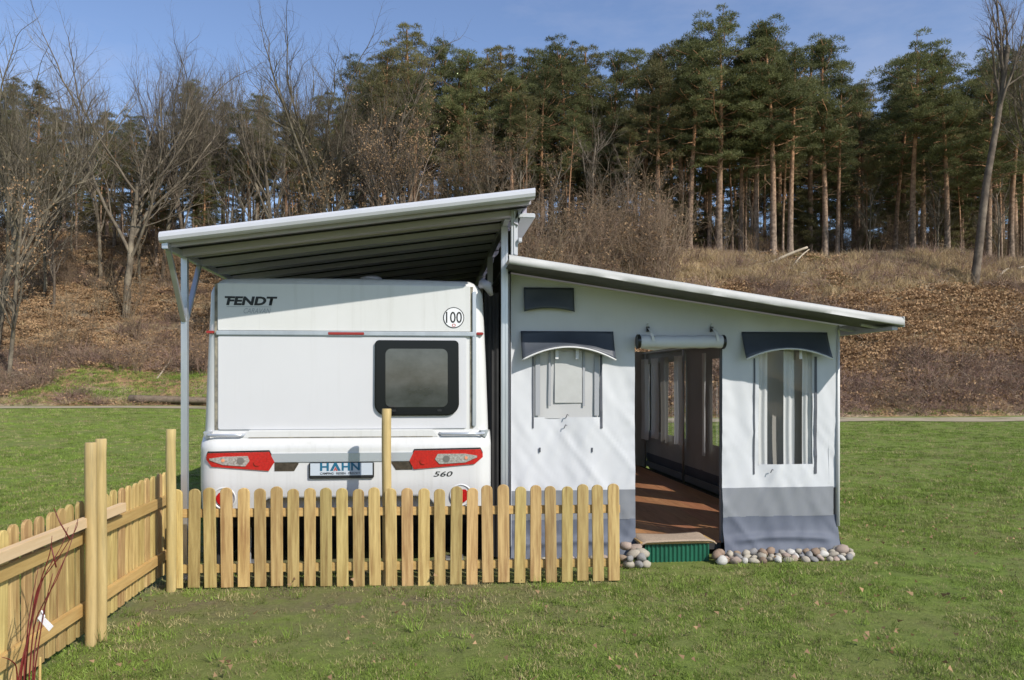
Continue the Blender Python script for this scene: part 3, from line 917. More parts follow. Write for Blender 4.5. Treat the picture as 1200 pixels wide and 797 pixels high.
# ridge line of posts and the top beam between the two roofs
TX = X_(591, 7.15)
ridge = MB().bar((TX, RY0 + 0.5, rz(TX) - 0.035), (TX, RY1, rz(TX) - 0.035), 0.05, 0.06).build('ridge_beam', M['alu'], can, bevel=0.004)
for yy in (7.15, 8.9, 10.6, 12.3, 13.4):
    zt = rz(TX) - 0.066
    mbp = MB().box(TX - 0.03, TX + 0.03, yy - 0.03, yy + 0.03, 0.0, zt)
    mbp.box(TX - 0.022, TX - 0.008, yy - 0.034, yy - 0.0302, 0.0, zt).box(TX + 0.008, TX + 0.022, yy - 0.034, yy - 0.0302, 0.0, zt)
    mbp.build('post', M['alu'], can)
wx = X_(602.5, 6.75)
wp = MB().box(wx - 0.028, wx + 0.028, 6.72, 6.78, 2.715, rz(wx) - 0.006)
wp.box(wx - 0.009, wx + 0.009, 6.712, 6.7195, 2.72, rz(wx) - 0.012)
wp.build('white_upright', M['white_metal'], can, bevel=0.003)
g0 = rz(wx + 0.1)
MB().prism_xz([(wx + 0.032, g0 - 0.03), (RX1 - 0.06, rz(RX1) - 0.02), (RX1 - 0.14, rz(RX1) - 0.14), (wx + 0.032, g0 - 0.16)], 6.70, 6.715).build('end_gusset', M['grey_panel'], can, bevel=0.003)
MB().box(wx + 0.03, wx + 0.17, 6.66, 13.4, g0 - 0.10, g0 - 0.06).build('gutter', M['white_metal'], can, bevel=0.006)
MB().box(wx + 0.03, wx + 0.06, 6.68, 6.73, g0 - 0.30, g0 - 0.265).build('bracket', M['white_metal'], can, bevel=0.003)
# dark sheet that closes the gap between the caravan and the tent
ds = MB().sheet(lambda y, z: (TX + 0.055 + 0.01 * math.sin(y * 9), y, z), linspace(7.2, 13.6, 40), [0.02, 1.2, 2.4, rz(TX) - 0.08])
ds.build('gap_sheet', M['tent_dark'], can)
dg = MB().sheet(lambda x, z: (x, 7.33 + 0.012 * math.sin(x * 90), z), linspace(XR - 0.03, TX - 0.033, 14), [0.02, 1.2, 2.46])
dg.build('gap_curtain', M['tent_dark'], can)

# ================================================================== awning tent
WY = 7.3
def wx_(px): return X_(px, WY)
def wz_(px, py): return Z_(px, py, WY)
WX0, WX1 = TX + 0.035, wx_(981)
tL, tR = atY(600, 321, WY), atY(980, 381, WY)
wslope = (tR.z - tL.z) / (tR.x - tL.x)
def roof_z(x): return tL.z + (x - tL.x) * wslope
TY1 = 14.1
tent = thing('awning_tent', 'large grey and white awning tent with open doorway beside the caravan', 'tent', ((WX0 + WX1) / 2, WY + 3, 0))
DX0, DX1, DZ1 = wx_(744), wx_(846), wz_(795, 396)
B1 = wz_(850, 573)      # top of the grey band
B2 = wz_(850, 606)      # top of the blue-grey skirt
A0, A1, AZ0, AZ1 = wx_(626), wx_(704), wz_(660, 489), wz_(660, 404)     # small window at left
C0, C1, CZ0, CZ1 = wx_(889), wx_(952), wz_(920, 544), wz_(920, 404)     # tall window at right
def wr(x, z):
    """Wrinkles of the hanging fabric: out of plane offset."""
    n1 = noise.noise(Vector((x * 3.1, z * 0.8, 2.0))) * 0.020
    n2 = noise.noise(Vector((x * 9.0 + z * 2.5, z * 2.0, 7.0))) * 0.010
    d = (x - z * 0.55)
    n3 = max(0, noise.noise(Vector((d * 10.0, z * 1.2, 4.0)))) * 0.020 * sstep(2.0, 1.0, z)
    n4 = max(0, noise.noise(Vector(((x + z * 0.8) * 12.0, z * 1.0, 14.0)))) * 0.016 * sstep(1.8, 0.8, z)
    e = 0.0
    for ed in (DX0, DX1):
        dd = abs(x - ed)
        if dd < 0.14 and z < DZ1 + 0.05:
            e += 0.006 * noise.noise(Vector((x * 4, z * 13, 31))) * (1 - dd / 0.14)
    flat = sstep(2.45, 2.2, z) * 0.8 + 0.2
    return WY - (n1 + n2 + n3 + n4 + e) * flat
def holes(x, z):
    return (DX0 < x < DX1 and z < DZ1) or (A0 < x < A1 and AZ0 < z < AZ1) or (C0 < x < C1 and CZ0 < z < CZ1)
def fabric(name, x0, x1, z0f, z1f, m, yfun, step=0.03, xm=(), n_v=40, hole=None, zm=None, parent=None):
    b = MB(); us = breaks(x0, x1, step, list(xm))
    if zm is not None:
        vs = breaks(z0f, z1f, step, list(zm))
        b.sheet(lambda x, z: (x, yfun(x, z), z), us, vs, hole)
    else:
        vs = linspace(0, 1, n_v)
        b.sheet(lambda x, t: (x, yfun(x, lerp(z0f(x), z1f(x), t)), lerp(z0f(x), z1f(x), t)), us, vs)
    return b.build(name, m, parent or tent, smooth=True)
ZTOPF = roof_z(WX1) - 0.02
fabric('front_wall', WX0, WX1, B1, ZTOPF, M['tent_white'], wr, 0.028, xm=(DX0, DX1, A0, A1, C0, C1), zm=(DZ1, AZ0, AZ1, CZ0, CZ1), hole=holes)
fabric('gable_wall', WX0, WX1, lambda x: ZTOPF, lambda x: max(ZTOPF + 0.004, roof_z(x) - 0.004), M['tent_white'], wr, 0.05, n_v=10, xm=(DX0, DX1, A0, A1, C0, C1))
def wr2(x, z): return wr(x, z) - 0.003
for x0, x1 in ((WX0, DX0), (DX1, WX1)):
    fabric('grey_band', x0, x1 - (0.035 if x1 == WX1 else 0), lambda x: B2, lambda x: B1 + 0.01, M['tent_grey'], wr2, 0.03, n_v=12)
def flap(x0, x1):
    def f(x, z):
        t = max(0, (B2 - z) / B2)
        ed = min(x - x0, x1 - x)
        fold = 0.03 * sstep(0.35, 0.55, t) * math.exp(-((t - 0.62 + 0.12 * math.sin((x - x0) / (x1 - x0) * math.pi)) / 0.10) ** 2)
        return wr(x, z) - 0.004 - 0.10 * t * t - fold * sstep(0, 0.2, ed) - 0.012 * noise.noise(Vector((x * 7, z * 5, 3)))
    return f
for x0, x1 in ((WX0, DX0), (DX1, WX1)):
    fabric('mud_flap', x0, x1, lambda x: 0.015 + 0.012 * math.sin(x * 14), lambda x: B2 + 0.006, M['tent_blue'], flap(x0, x1), 0.028, n_v=22)
# piping at the right edge and the aluminium channel at the left
MB().tube([(WX1 + 0.004, WY - 0.01, B2 - 0.1), (WX1 + 0.004, WY - 0.01, 1.2), (WX1 + 0.004, WY - 0.01, roof_z(WX1) - 0.03)], 0.016, 8).build('edge_piping', M['piping'], tent, smooth=True)
MB().box(TX + 0.036, TX + 0.075, WY - 0.05, WY + 0.03, 0.0, roof_z(TX) - 0.02).build('keder_rail', M['white_metal'], tent, bevel=0.004)
# roof sheet, drooping front edge, battens under the right end
RF = 6.70
rxl, rxr = X_(598, RF), X_(1060, RF)
def roof_under(x): return roof_z(x) + 0.0
b = MB()
us = breaks(rxl, rxr, 0.08, [])
def rw(x, y): return 0.012 * noise.noise(Vector((x * 2.2, y * 1.5, 0.4)))
b.sheet(lambda x, y: (x, y, roof_z(x) + 0.06 + rw(x, y)), us, linspace(RF + 0.02, TY1 + 0.3, 30))
b.build('roof_sheet', M['tent_top'], tent, smooth=True)
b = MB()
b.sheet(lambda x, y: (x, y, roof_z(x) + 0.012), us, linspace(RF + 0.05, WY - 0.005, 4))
b.build('overhang_shade', M['overhang_shade'], tent, smooth=True)  # separate dark sheet under the overhang only, for its painted shade
b = MB()
prof = [(0.05, 0.006), (0.003, -0.002), (-0.003, 0.003), (0.0, 0.035), (0.004, 0.062), (0.02, 0.074), (0.10, 0.078)]
def edge_pt(x, k):
    u, w = prof[k]
    n_ = noise.noise(Vector((x * 1.8, k * 0.5, 6))) * 0.014 + noise.noise(Vector((x * 5.5, k * 0.9, 16))) * 0.006
    tl = 0.05 * sstep(rxl + 0.35, rxl, x) * (1 if k in (2, 3, 4) else 0.2)
    return (x, RF + u - abs(n_) * (1 if 0 < k < 6 else 0) - tl * 0.5, roof_z(x) + w + n_ * 0.4 - tl * 0.3)
b.sheet(edge_pt, breaks(rxl - 0.012, rxr, 0.04, []), list(range(7)))
b.build('roof_edge', M['tent_roof'], tent, smooth=True)
ye = MB().box(rxr - 0.012, rxr + 0.006, RF + 0.0, TY1 + 0.3, roof_z(rxr) - 0.01, roof_z(rxr) + 0.085)
ye.build('side_edge', M['tent_roof'], tent, bevel=0.004)
MB().bar((WX1 + 0.04, RF + 0.25, roof_z(WX1 + 0.04) - 0.015), (rxr - 0.02, RF + 0.25, roof_z(rxr) - 0.015), 0.025, 0.02).build('batten', M['alu'], tent)
MB().bar((WX1 + 0.04, WY + 0.1, roof_z(WX1 + 0.04) - 0.015), (rxr - 0.02, WY + 0.1, roof_z(rxr) - 0.015), 0.025, 0.02).build('batten', M['alu'], tent)
MB().bar((rxr - 0.06, RF + 0.05, roof_z(rxr) - 0.02), (rxr - 0.06, TY1, roof_z(rxr) - 0.02), 0.05, 0.03).build('batten', M['grey_panel'], tent)
MB().tube([(WX1 + 0.005, WY - 0.03, roof_z(WX1) - 0.10), (WX1 - 0.012, WY - 0.045, roof_z(WX1) - 0.05), (WX1 - 0.004, WY - 0.03, roof_z(WX1) - 0.005)], 0.009, 6).build('hook', M['alu'], tent)
# white upper seam along the wall head
MB().bar((WX0, WY - 0.012, roof_z(WX0) - 0.012), (WX1, WY - 0.012, roof_z(WX1) - 0.012), 0.012, 0.014).build('head_seam', M['piping'], tent)

M['strip_grey'] = mat('strip_grey', (0.32, 0.33, 0.35), rough=0.7)
M['strip_pale'] = mat('strip_pale', (0.47, 0.47, 0.46), (0.42, 0.42, 0.41), scale=5, rough=0.25, bump=0.3, bscale=6)
# hoods over the windows
def hood(x0, x1, zt, zb_edge, zb_mid, out=0.11, pip=True, sag=0.0):
    b = MB()
    us = linspace(x0, x1, 25)
    w = x1 - x0
    def zbot(x):
        t = abs((x - (x0 + x1) / 2) / (w / 2))
        return lerp(zb_mid, zb_edge, t ** 2.0)
    def f(x, t):
        z = lerp(zbot(x), zt, t)
        y = WY - 0.022 - out * (1 - t) ** 1.3 - 0.006 * noise.noise(Vector((x * 9, z * 7, 1)))
        return (x, y, z)
    b.sheet(f, us, linspace(0, 1, 9))
    h = b.build('window_hood', M['valance'], tent, smooth=True)
    md_ = h.modifiers.new('thick', 'SOLIDIFY'); md_.thickness = 0.004
    if pip:
        MB().tube([Vector(f(x, 0)) + Vector((0, -0.004, -0.004)) for x in us], 0.0085, 6).build('piping', M['piping'], h, smooth=True)
    return h
h1 = hood(wx_(610), wx_(718), wz_(660, 388.5), wz_(660, 422), wz_(660, 407))
h2 = hood(wx_(868), wx_(968), wz_(920, 389.5), wz_(920, 421), wz_(920, 409))
h3 = hood(wx_(613.5), wx_(672), wz_(640, 337.5), wz_(640, 366), wz_(640, 362), out=0.04, pip=False)
# straps under the hoods
for px, h_ in ((651.5, h1), (675, h1), (935, h2)):
    x = wx_(px)
    MB().box(x - 0.014, x + 0.014, WY - 0.062, WY - 0.056, wz_(px, 421), wz_(px, 403)).build('strap', M['piping'], h_)
# window panes
wa = MB().sheet(lambda x, z: (x, WY + 0.006 - 0.006 * noise.noise(Vector((x * 4, z * 4, 0))), z), breaks(A0 - 0.01, A1 + 0.01, 0.05, []), breaks(AZ0 - 0.01, AZ1 + 0.01, 0.05, [])).build('window_pane', M['pane_milky'], tent, smooth=True)
wc = MB().sheet(lambda x, z: (x, WY + 0.006 - 0.008 * noise.noise(Vector((x * 4, z * 3, 5))), z), breaks(C0 - 0.01, C1 + 0.01, 0.05, []), breaks(CZ0 - 0.01, CZ1 + 0.01, 0.05, [])).build('window_pane', M['pane'], tent, smooth=True)
def zipper(px, py0, py1, w=0.012):
    x = wx_(px)
    MB().sheet(lambda u, z: (x + u, wr(x, z) - 0.007, z), [-w, w], linspace(wz_(px, py1), wz_(px, py0), 14)).build('zip', M['zip'], tent)
zipper(624.5, 418, 502, 0.007); zipper(704.5, 416, 502, 0.011); zipper(883.5, 420, 556, 0.008); zipper(955.5, 418, 555, 0.013)
for px in (630, 699):
    x = wx_(px)
    MB().sheet(lambda u, z: (x + u, WY - 0.012, z), [-0.022, 0.022], linspace(wz_(px, 487), wz_(px, 415), 8)).build('mesh_strip', M['strip_grey'], tent)
for px in (644, 684):
    x = wx_(px)
    MB().sheet(lambda u, z: (x + u, WY - 0.0135, z), [-0.010, 0.010], linspace(wz_(px, 476), wz_(px, 410), 8)).build('tie_band', M['strip_grey'], tent)
# clear sheet in the middle of the milky window and its border
MB().sheet(lambda x, z: (x, WY - 0.0065, z), linspace(wx_(650), wx_(682), 5), linspace(wz_(660, 472), wz_(660, 412), 5)).build('inner_pane', M['strip_pale'], tent)
# toggles on the wall below the windows
for px, py in ((664, 487), (662, 499), (903, 551)):
    p = Vector((wx_(px), WY - 0.03, wz_(px, py)))
    MB().tube([p + Vector((-0.014, 0, -0.022)), p + Vector((0, -0.01, 0.012)), p + Vector((0.014, 0, 0.004))], 0.0045, 5).build('toggle', M['zip'], tent)
for px, py in ((632.5, 527), (693.5, 527)):
    p = Vector((wx_(px), WY - 0.02, wz_(px, py)))
    MB().box(p.x - 0.006, p.x + 0.006, p.y - 0.004, p.y + 0.02, p.z - 0.02, p.z + 0.02).build('toggle', M['zip'], tent)
# doorway: rolled-up door, end caps, hanging straps with black clips, jambs
rz_ = wz_(795, 401)
rx0, rx1 = wx_(747), wx_(842)
rl = MB()
us = linspace(rx0, rx1, 22)
rl.tube([(x, WY - 0.08, rz_ + 0.004 * math.sin(x * 5)) for x in us], [0.060 + 0.003 * math.sin(i * 1.3) for i in range(22)], 20)
roll = rl.build('rolled_door', M['tent_white'], tent, smooth=True)
roll.modifiers.new('edge', 'EDGE_SPLIT').split_angle = R(50)
for x, d in ((rx0, -1), (rx1, 1)):
    MB().tube([(x - d * 0.002, WY - 0.08, rz_), (x + d * 0.028, WY - 0.08, rz_)], 0.068, 18).build('end_cap', M['black_plastic'], roll, smooth=False, bevel=0.006)
for px in (758.5, 833):
    x = wx_(px); zt_ = wz_(px, 379)
    s_ = MB().sheet(lambda u, t: (x + u + (1 - t) * 0.02, lerp(WY - 0.146, WY - 0.02, t ** 3), lerp(rz_, zt_ - 0.04, t)), [-0.012, 0.012], linspace(0, 1, 8)).build('strap', M['strap'], tent)
    MB().box(x - 0.014, x + 0.014, WY - 0.036, WY - 0.012, wz_(px, 389), wz_(px, 383)).build('clip', M['black_plastic'], s_, bevel=0.003)
    MB().tube([(x - 0.004, WY - 0.02, wz_(px, 383)), (x, WY - 0.026, wz_(px, 379))], 0.006, 6).build('hook', M['chrome'], s_)
for x in (DX0 - 0.012, DX1 + 0.012):
    MB().box(x - 0.012, x + 0.012, WY + 0.02, WY + 0.07, 0.03, DZ1).build('door_jamb', M['tent_grey'], tent)
# side wall with a row of windows, back wall, inner frame
SX = WX1 - 0.01
wins = [(7.42, 8.08), (8.32, 8.98), (9.18, 9.86), (10.02, 10.68), (11.85, 12.75), (13.15, 13.9)]
SZ0, SZ1 = 0.76, 1.95
def shole(y, z): return SZ0 < z < SZ1 and any(a < y < b_ for a, b_ in wins)
b = MB()
b.sheet(lambda y, z: (SX + 0.006 * noise.noise(Vector((y * 3, z * 2, 0))), y, z), breaks(WY, TY1, 0.12, [q for w in wins for q in w]), breaks(B2, roof_z(SX) - 0.01, 0.12, [SZ0, SZ1]), shole)
b.build('side_wall', M['tent_inside'], tent, smooth=True)
MB().sheet(lambda y, z: (SX + 0.002 + 0.08 * (1 - z / B2) ** 2, y, z), linspace(WY, TY1, 30), linspace(0.015, B2 + 0.01, 6)).build('mud_flap', M['tent_blue'], tent, smooth=True)
for a, b_ in wins:
    MB().sheet(lambda y, z: (SX + 0.004, y, z), [a - 0.01, b_ + 0.01], [SZ0 - 0.01, SZ1 + 0.01]).build('window_pane', M['pane'], tent)
MB().sheet(lambda x, z: (x, TY1, z), linspace(WX0, SX, 8), linspace(0.02, roof_z(SX) - 0.01, 6)).build('back_wall', M['tent_inside'], tent)
for y in (7.42, 9.68, 11.8, 13.95):
    MB().tube([(SX - 0.05, y, 0.1), (SX - 0.05, y, roof_z(SX) - 0.03)], 0.018, 8).build('frame_pole', M['alu'], tent, smooth=True)
MB().tube([(SX - 0.05, WY + 0.1, roof_z(SX) - 0.05), (SX - 0.05, TY1, roof_z(SX) - 0.05)], 0.018, 8).build('frame_pole', M['alu'], tent, smooth=True)
MB().box(SX - 0.045, SX - 0.02, WY + 0.15, TY1 - 0.1, 0.125, 0.22).build('kick_board', M['tent_grey'], tent)

# curtains (each hangs on its own)
def curtain(y0, y1, x, z0, z1, m, label, group, tie=None, wave=0.02, name='curtain', axis='y'):
    b = MB(); n_u = 26
    ph = random.random() * 6
    def f(t, s):
        z = lerp(z0, z1, s)
        pinch = 1.0
        if tie is not None:
            pinch = 1 - 0.55 * math.exp(-((s - tie) / 0.10) ** 2)
        c = lerp(y0, y1, 0.5) ; q = c + (lerp(y0, y1, t) - c) * pinch
        w = wave * math.sin(t * 11 + ph + 0.6 * math.sin(s * 5)) * (0.6 + 0.4 * pinch)
        return (x + w, q, z) if axis == 'y' else (q, x + w, z)
    b.sheet(f, linspace(0, 1, n_u), linspace(0, 1, 18))
    o_ = b.build(name, m, None, smooth=True)
    return tag(o_, label, 'curtain', group)
G1 = 'curtains along the side wall of the awning'
for k, (a, b_) in enumerate(wins):
    curtain(a - 0.12, a + (0.06 if k < 4 else 0.26), SX - 0.085, SZ0 - 0.10, SZ1 + 0.08, M['curtain'], 'pale curtain hanging beside a side wall window inside the awning', G1, wave=0.016)
    curtain(b_ + (0.05 if k < 4 else -0.26), b_ + 0.17, SX - 0.085, SZ0 - 0.16, SZ1 + 0.08, M['curtain'] if k % 2 else M['curtain_grey'], 'pale curtain hanging beside a side wall window inside the awning', G1, wave=0.016)
curtain(wx_(887.5), wx_(901), WY + 0.03, CZ0 - 0.04, CZ1 + 0.02, M['curtain'], 'narrow white curtain at the doorway side of the tall clear window', None, axis='x', wave=0.008)
curtain(wx_(921), wx_(934), WY + 0.06, CZ0 - 0.06, CZ1 + 0.02, M['curtain'], 'gathered white curtain hanging in the middle of the tall clear window', None, axis='x', wave=0.009)
curtain(wx_(942), wx_(954), WY + 0.03, CZ0 - 0.04, CZ1 + 0.02, M['curtain'], 'white curtain at the outer corner side of the tall clear window', None, axis='x', wave=0.008)
curtain(wx_(884), wx_(960), WY + 0.22, CZ0 - 0.06, CZ1 + 0.02, M['curtain_grey'], 'grey sheer curtain drawn behind the white ones in the tall window', None, axis='x', wave=0.02)
curtain(wx_(634), wx_(700), WY + 0.09, AZ0 - 0.1, AZ1 + 0.03, M['curtain_grey'], 'pale curtain drawn behind the milky arched window', None, axis='x', wave=0.02)

# ================================================================== awning floor of laminate planks
FZ = 0.125
FX0, FX1, FY0, FY1 = WX0 + 0.12, SX - 0.09, WY + 0.02, TY1 - 0.05
floor = MB().box(FX0, FX1, FY0, FY1, 0.05, FZ - 0.014).build('awning_floor', M['tent_dark'])
tag(floor, kind='structure')
PW, PL = 0.192, 1.28
plank_me = {}
def plank(L_):
    key = round(L_, 2)
    if key not in plank_me:
        b = MB().box(-PW / 2 + 0.001, PW / 2 - 0.001, 0.001, L_ - 0.001, -0.013, 0)
        me = b.mesh('plank'); me.materials.append(M['laminate']); plank_me[key] = me
    return plank_me[key]
x = FX0 + PW / 2; i = 0
while x < FX1 - 0.05:
    y = FY0; first = (0.45, 0.9, 1.28, 0.65)[i % 4]
    L_ = first
    while y < FY1 - 0.1:
        L_ = min(L_, FY1 - y)
        o_ = link('plank', plank(L_), floor, (x, y, FZ)); y += L_; L_ = PL
    x += PW; i += 1
# door step: corrugated green board, wooden top, beige mat
SY = 7.06
s0, s1 = X_(756, SY), X_(831, SY)
step = thing('door_step', 'low step with corrugated green front below the tent doorway', 'step', ((s0 + s1) / 2, SY, 0))
b = MB(); nn = 90
us = linspace(s0, s1, nn)
b.sheet(lambda x, z: (x, SY + 0.008 * math.sin((x - s0) / (s1 - s0) * 2 * math.pi * 15), z), us, [0.0, 0.165])
b.build('corrugated_front', M['green_metal'], step, smooth=True)
MB().box(s0, s1, SY + 0.012, WY + 0.06, 0.0, 0.16).build('box', M['tent_dark'], step)
MB().box(s0 - 0.05, s1 + 0.05, SY - 0.02, WY + 0.03, 0.168, 0.186).build('tread', M['rail_wood'], step, bevel=0.003)
b = MB()
m0, m1 = X_(749, SY), X_(839, SY)
def mt(x, y):
    return (x, y + 0.02 * math.sin(x * 5), 0.192 + 0.014 * (0.5 + 0.5 * math.sin(x * 6 + y * 9)) - 0.03 * sstep(m0 + 0.05, m0, x) - 0.03 * sstep(m1 - 0.05, m1, x))
b.sheet(mt, linspace(m0, m1, 24), linspace(SY - 0.035, WY + 0.12, 12))
dm = b.build('door_mat', M['mat_beige'], smooth=True)
dm.modifiers.new('thick', 'SOLIDIFY').thickness = 0.012
tag(dm, 'curled beige mat lying on the green step in the doorway', 'mat')

# ================================================================== field stones along the tent skirt
stone_cols = {'pale': ((0.43, 0.385, 0.31), (0.30, 0.265, 0.21)), 'pink': ((0.38, 0.295, 0.24), (0.27, 0.21, 0.175)), 'grey': ((0.27, 0.26, 0.25), (0.19, 0.185, 0.18)),
              'brown': ((0.26, 0.18, 0.12), (0.20, 0.15, 0.11)), 'white': ((0.52, 0.50, 0.46), (0.40, 0.385, 0.355))}
SM = {k: mat('stone_' + k, a, b_, scale=14, rough=0.85, bump=0.4, bscale=30, bdist=0.006, rand=0.12, c3=tuple(q * 0.55 for q in b_), c3scale=22, c3ramp=(0.58, 0.72)) for k, (a, b_) in stone_cols.items()}
def stone_mesh(seed, m):
    bm = bmesh.new()
    bmesh.ops.create_icosphere(bm, subdivisions=2, radius=1)
    off = Vector((seed * 3.7, seed * 1.3, seed * 7.1))
    sc_ = Vector((1.0, 0.78 + 0.14 * math.sin(seed * 2.1), 0.68 + 0.12 * math.cos(seed * 1.7)))
    for v in bm.verts:
        d = 1 + 0.34 * noise.noise(v.co * 1.0 + off) + 0.16 * noise.noise(v.co * 2.3 + off)
        v.co = Vector((v.co.x * sc_.x, v.co.y * sc_.y, v.co.z * sc_.z)) * d
    me = bpy.data.meshes.new('field_stone'); bm.to_mesh(me); bm.free()
    for p in me.polygons: p.use_smooth = True
    me.materials.append(m)
    return me
stone_me = {(k, s): stone_mesh(s + 11 * i, SM[k]) for i, k in enumerate(SM) for s in range(3)}
WORD = {'pale': 'pale grey rounded field stone', 'pink': 'pinkish rounded field stone', 'grey': 'dark grey rounded field stone', 'brown': 'brown rounded field stone', 'white': 'whitish rounded field stone'}
def stone(x, y, z, r, kind, where, group):
    o_ = bpy.data.objects.new('field_stone', stone_me[(kind, random.randrange(3))])
    COL.objects.link(o_)
    o_.location = (x, y, z); o_.scale = (r, r, r)
    o_.rotation_euler = (random.uniform(-0.4, 0.4), random.uniform(-0.4, 0.4), random.uniform(0, 6.28))
    tag(o_, WORD[kind] + ' ' + where, 'stone', group)
kinds = ['pale'] * 10 + ['pink'] * 2 + ['grey'] * 4 + ['brown'] * 2 + ['white'] * 4
def bank(px0, px1, rows, where, group, r0=0.032, r1=0.054):
    for row, (yy, zz) in enumerate(rows):
        px = px0 + random.uniform(0, 3)
        while px < px1:
            r = random.uniform(r0, r1)
            p = X_(px, yy)
            stone(p, yy + random.uniform(-0.03, 0.03), r * 0.42 + zz, r, random.choice(kinds), where, group)
            px += r * 2 * 0.84 * F / 7.1
GS = 'stones along the tent skirt right of the doorway'
bank(841, 997, [(6.97, 0.0), (7.05, 0.012), (7.12, 0.035)], 'in the row below the tall window', GS)
for px, yy, zz, r, k in ((846, 6.92, 0.0, 0.058, 'white'), (862, 6.93, 0.0, 0.05, 'pink'), (986, 7.10, 0.03, 0.066, 'pink'), (996, 7.08, 0.0, 0.058, 'pale'), (840, 7.0, 0.03, 0.06, 'brown')):
    stone(X_(px, yy), yy, r * 0.55 + zz, r, k, 'in the row below the tall window', GS)
GP = 'stones piled between the picket fence and the step'
for px, yy, zz, r, k in ((737, 6.86, 0.0, 0.07, 'pale'), (748, 6.87, 0.0, 0.06, 'grey'), (757, 6.88, 0.0, 0.055, 'pale'), (730, 6.90, 0.05, 0.06, 'brown'), (742, 6.94, 0.07, 0.07, 'pale'), (753, 6.96, 0.07, 0.075, 'pale'),
                         (733, 7.0, 0.13, 0.07, 'pink'), (744, 7.02, 0.11, 0.075, 'pink'), (752, 6.90, 0.05, 0.06, 'grey'), (738, 6.84, 0.06, 0.055, 'grey')):
    stone(X_(px, yy), yy, r * 0.5 + zz, r * 0.85, k, 'heaped between the picket fence and the green step', GP)
bank(600, 726, [(6.98, 0.0), (7.08, 0.02)], 'behind the picket fence along the tent skirt', 'stones behind the picket fence')

# ================================================================== picket fences
def picket_mesh(w, t, h):
    pts = [(-w / 2, 0), (w / 2, 0)]
    zc = h - w / 2
    for k in range(9):
        a = math.pi * k / 8
        pts.append((w / 2 * math.cos(a), zc + w / 2 * math.sin(a) * 0.82))
    b = MB().prism_xz(pts, -t / 2, t / 2)
    me = b.mesh('picket')
    bm = bmesh.new(); bm.from_mesh(me); bmesh.ops.recalc_face_normals(bm, faces=bm.faces)
    bmesh.ops.bevel(bm, geom=[e for e in bm.edges if e.calc_face_angle(0) > 0.9], offset=0.003, segments=1, affect='EDGES')
    bm.to_mesh(me); bm.free()
    me.materials.append(M['picket'])
    return me
pkl = [picket_mesh(0.092 + 0.002 * i, 0.02, 0.845 + 0.006 * i) for i in range(3)]
pk = [picket_mesh(0.090 + 0.002 * i, 0.02, 0.79 + 0.006 * i) for i in range(3)]
FL = Vector((X_(207.5, 6.52), 6.52)); FR = Vector((X_(719.5, 6.40), 6.40))
fence = thing('picket_fence', 'low wooden picket fence running across in front of the white caravan', 'fence', (FL.x, FL.y, 0))
dirn = (FR - FL); ang = math.atan2(dirn.y, dirn.x)
for k in range(28):
    p = FL + dirn * (k / 27)
    o_ = link('picket', random.choice(pk), fence, (p.x - FL.x, p.y - FL.y, 0.004 + random.uniform(-0.006, 0.010) + 0.006 * math.sin(k * 0.35)))
    o_.rotation_euler = (random.uniform(-0.01, 0.01), random.uniform(-0.013, 0.013), ang)
for z in (0.597, 0.157):
    MB().bar((FL.x - 0.04, FL.y + 0.0265, z), (FR.x + 0.055, FR.y + 0.0265, z), 0.03, 0.068).build('rail', M['rail_wood'], fence, bevel=0.004)
def post(x, y, top, r, parent):
    b = MB()
    zs = linspace(-0.05, top, 14)
    b.tube([(x + 0.003 * math.sin(z * 4), y, z) for z in zs[:-1]] + [(x, y, top - 0.004), (x, y, top)], [r] * 13 + [r, r * 0.9], 16)
    o_ = b.build('post', M['post_wood'], parent, smooth=True)
    o_.modifiers.new('edge', 'EDGE_SPLIT').split_angle = R(50)
    return o_
post(X_(453.2, 6.53), 6.53, Z_(453, 479, 6.53), 0.038, fence)
post(X_(716, 6.475), 6.475, 0.56, 0.03, fence)
# left fence, running towards the camera
LX = -2.2
lf = thing('picket_fence', 'wooden picket fence running along the lawn to the corner, rails facing the path of earth', 'fence', (LX, 6.4, 0))
lf['label'] = 'wooden picket fence with doubled round posts running beside the open lawn'
y = 6.86; k = 0
while y > 2.4:
    o_ = link('picket', random.choice(pkl), lf, (0, y - 6.4, 0.045 + random.uniform(-0.004, 0.006)))
    o_.rotation_euler = (random.uniform(-0.01, 0.01), random.uniform(-0.008, 0.008), math.pi / 2)
    y -= 0.1325; k += 1
for z in (0.665, 0.215):
    MB().bar((LX + 0.0265, 6.93, z), (LX + 0.0265, 2.4, z), 0.03, 0.078).build('rail', M['rail_wood_y'], lf, bevel=0.004)
post(X_(200.5, 6.47), 6.47, Z_(200, 503, 6.47), 0.037, lf)
g1 = atZ(106.5, 757); g2 = atZ(118.3, 750)
post(g1.x, g1.y, 1.265, 0.034, lf)
post(g2.x, g2.y, 1.28, 0.034, lf)
tb = MB().bar((LX + 0.064, 5.80, 0.768), (LX + 0.064, 2.9, 0.775), 0.044, 0.062).build('timber_beam', M['new_timber'], bevel=0.003)
tag(tb, 'pale new timber beam fixed along the left fence behind the doubled posts', 'beam')

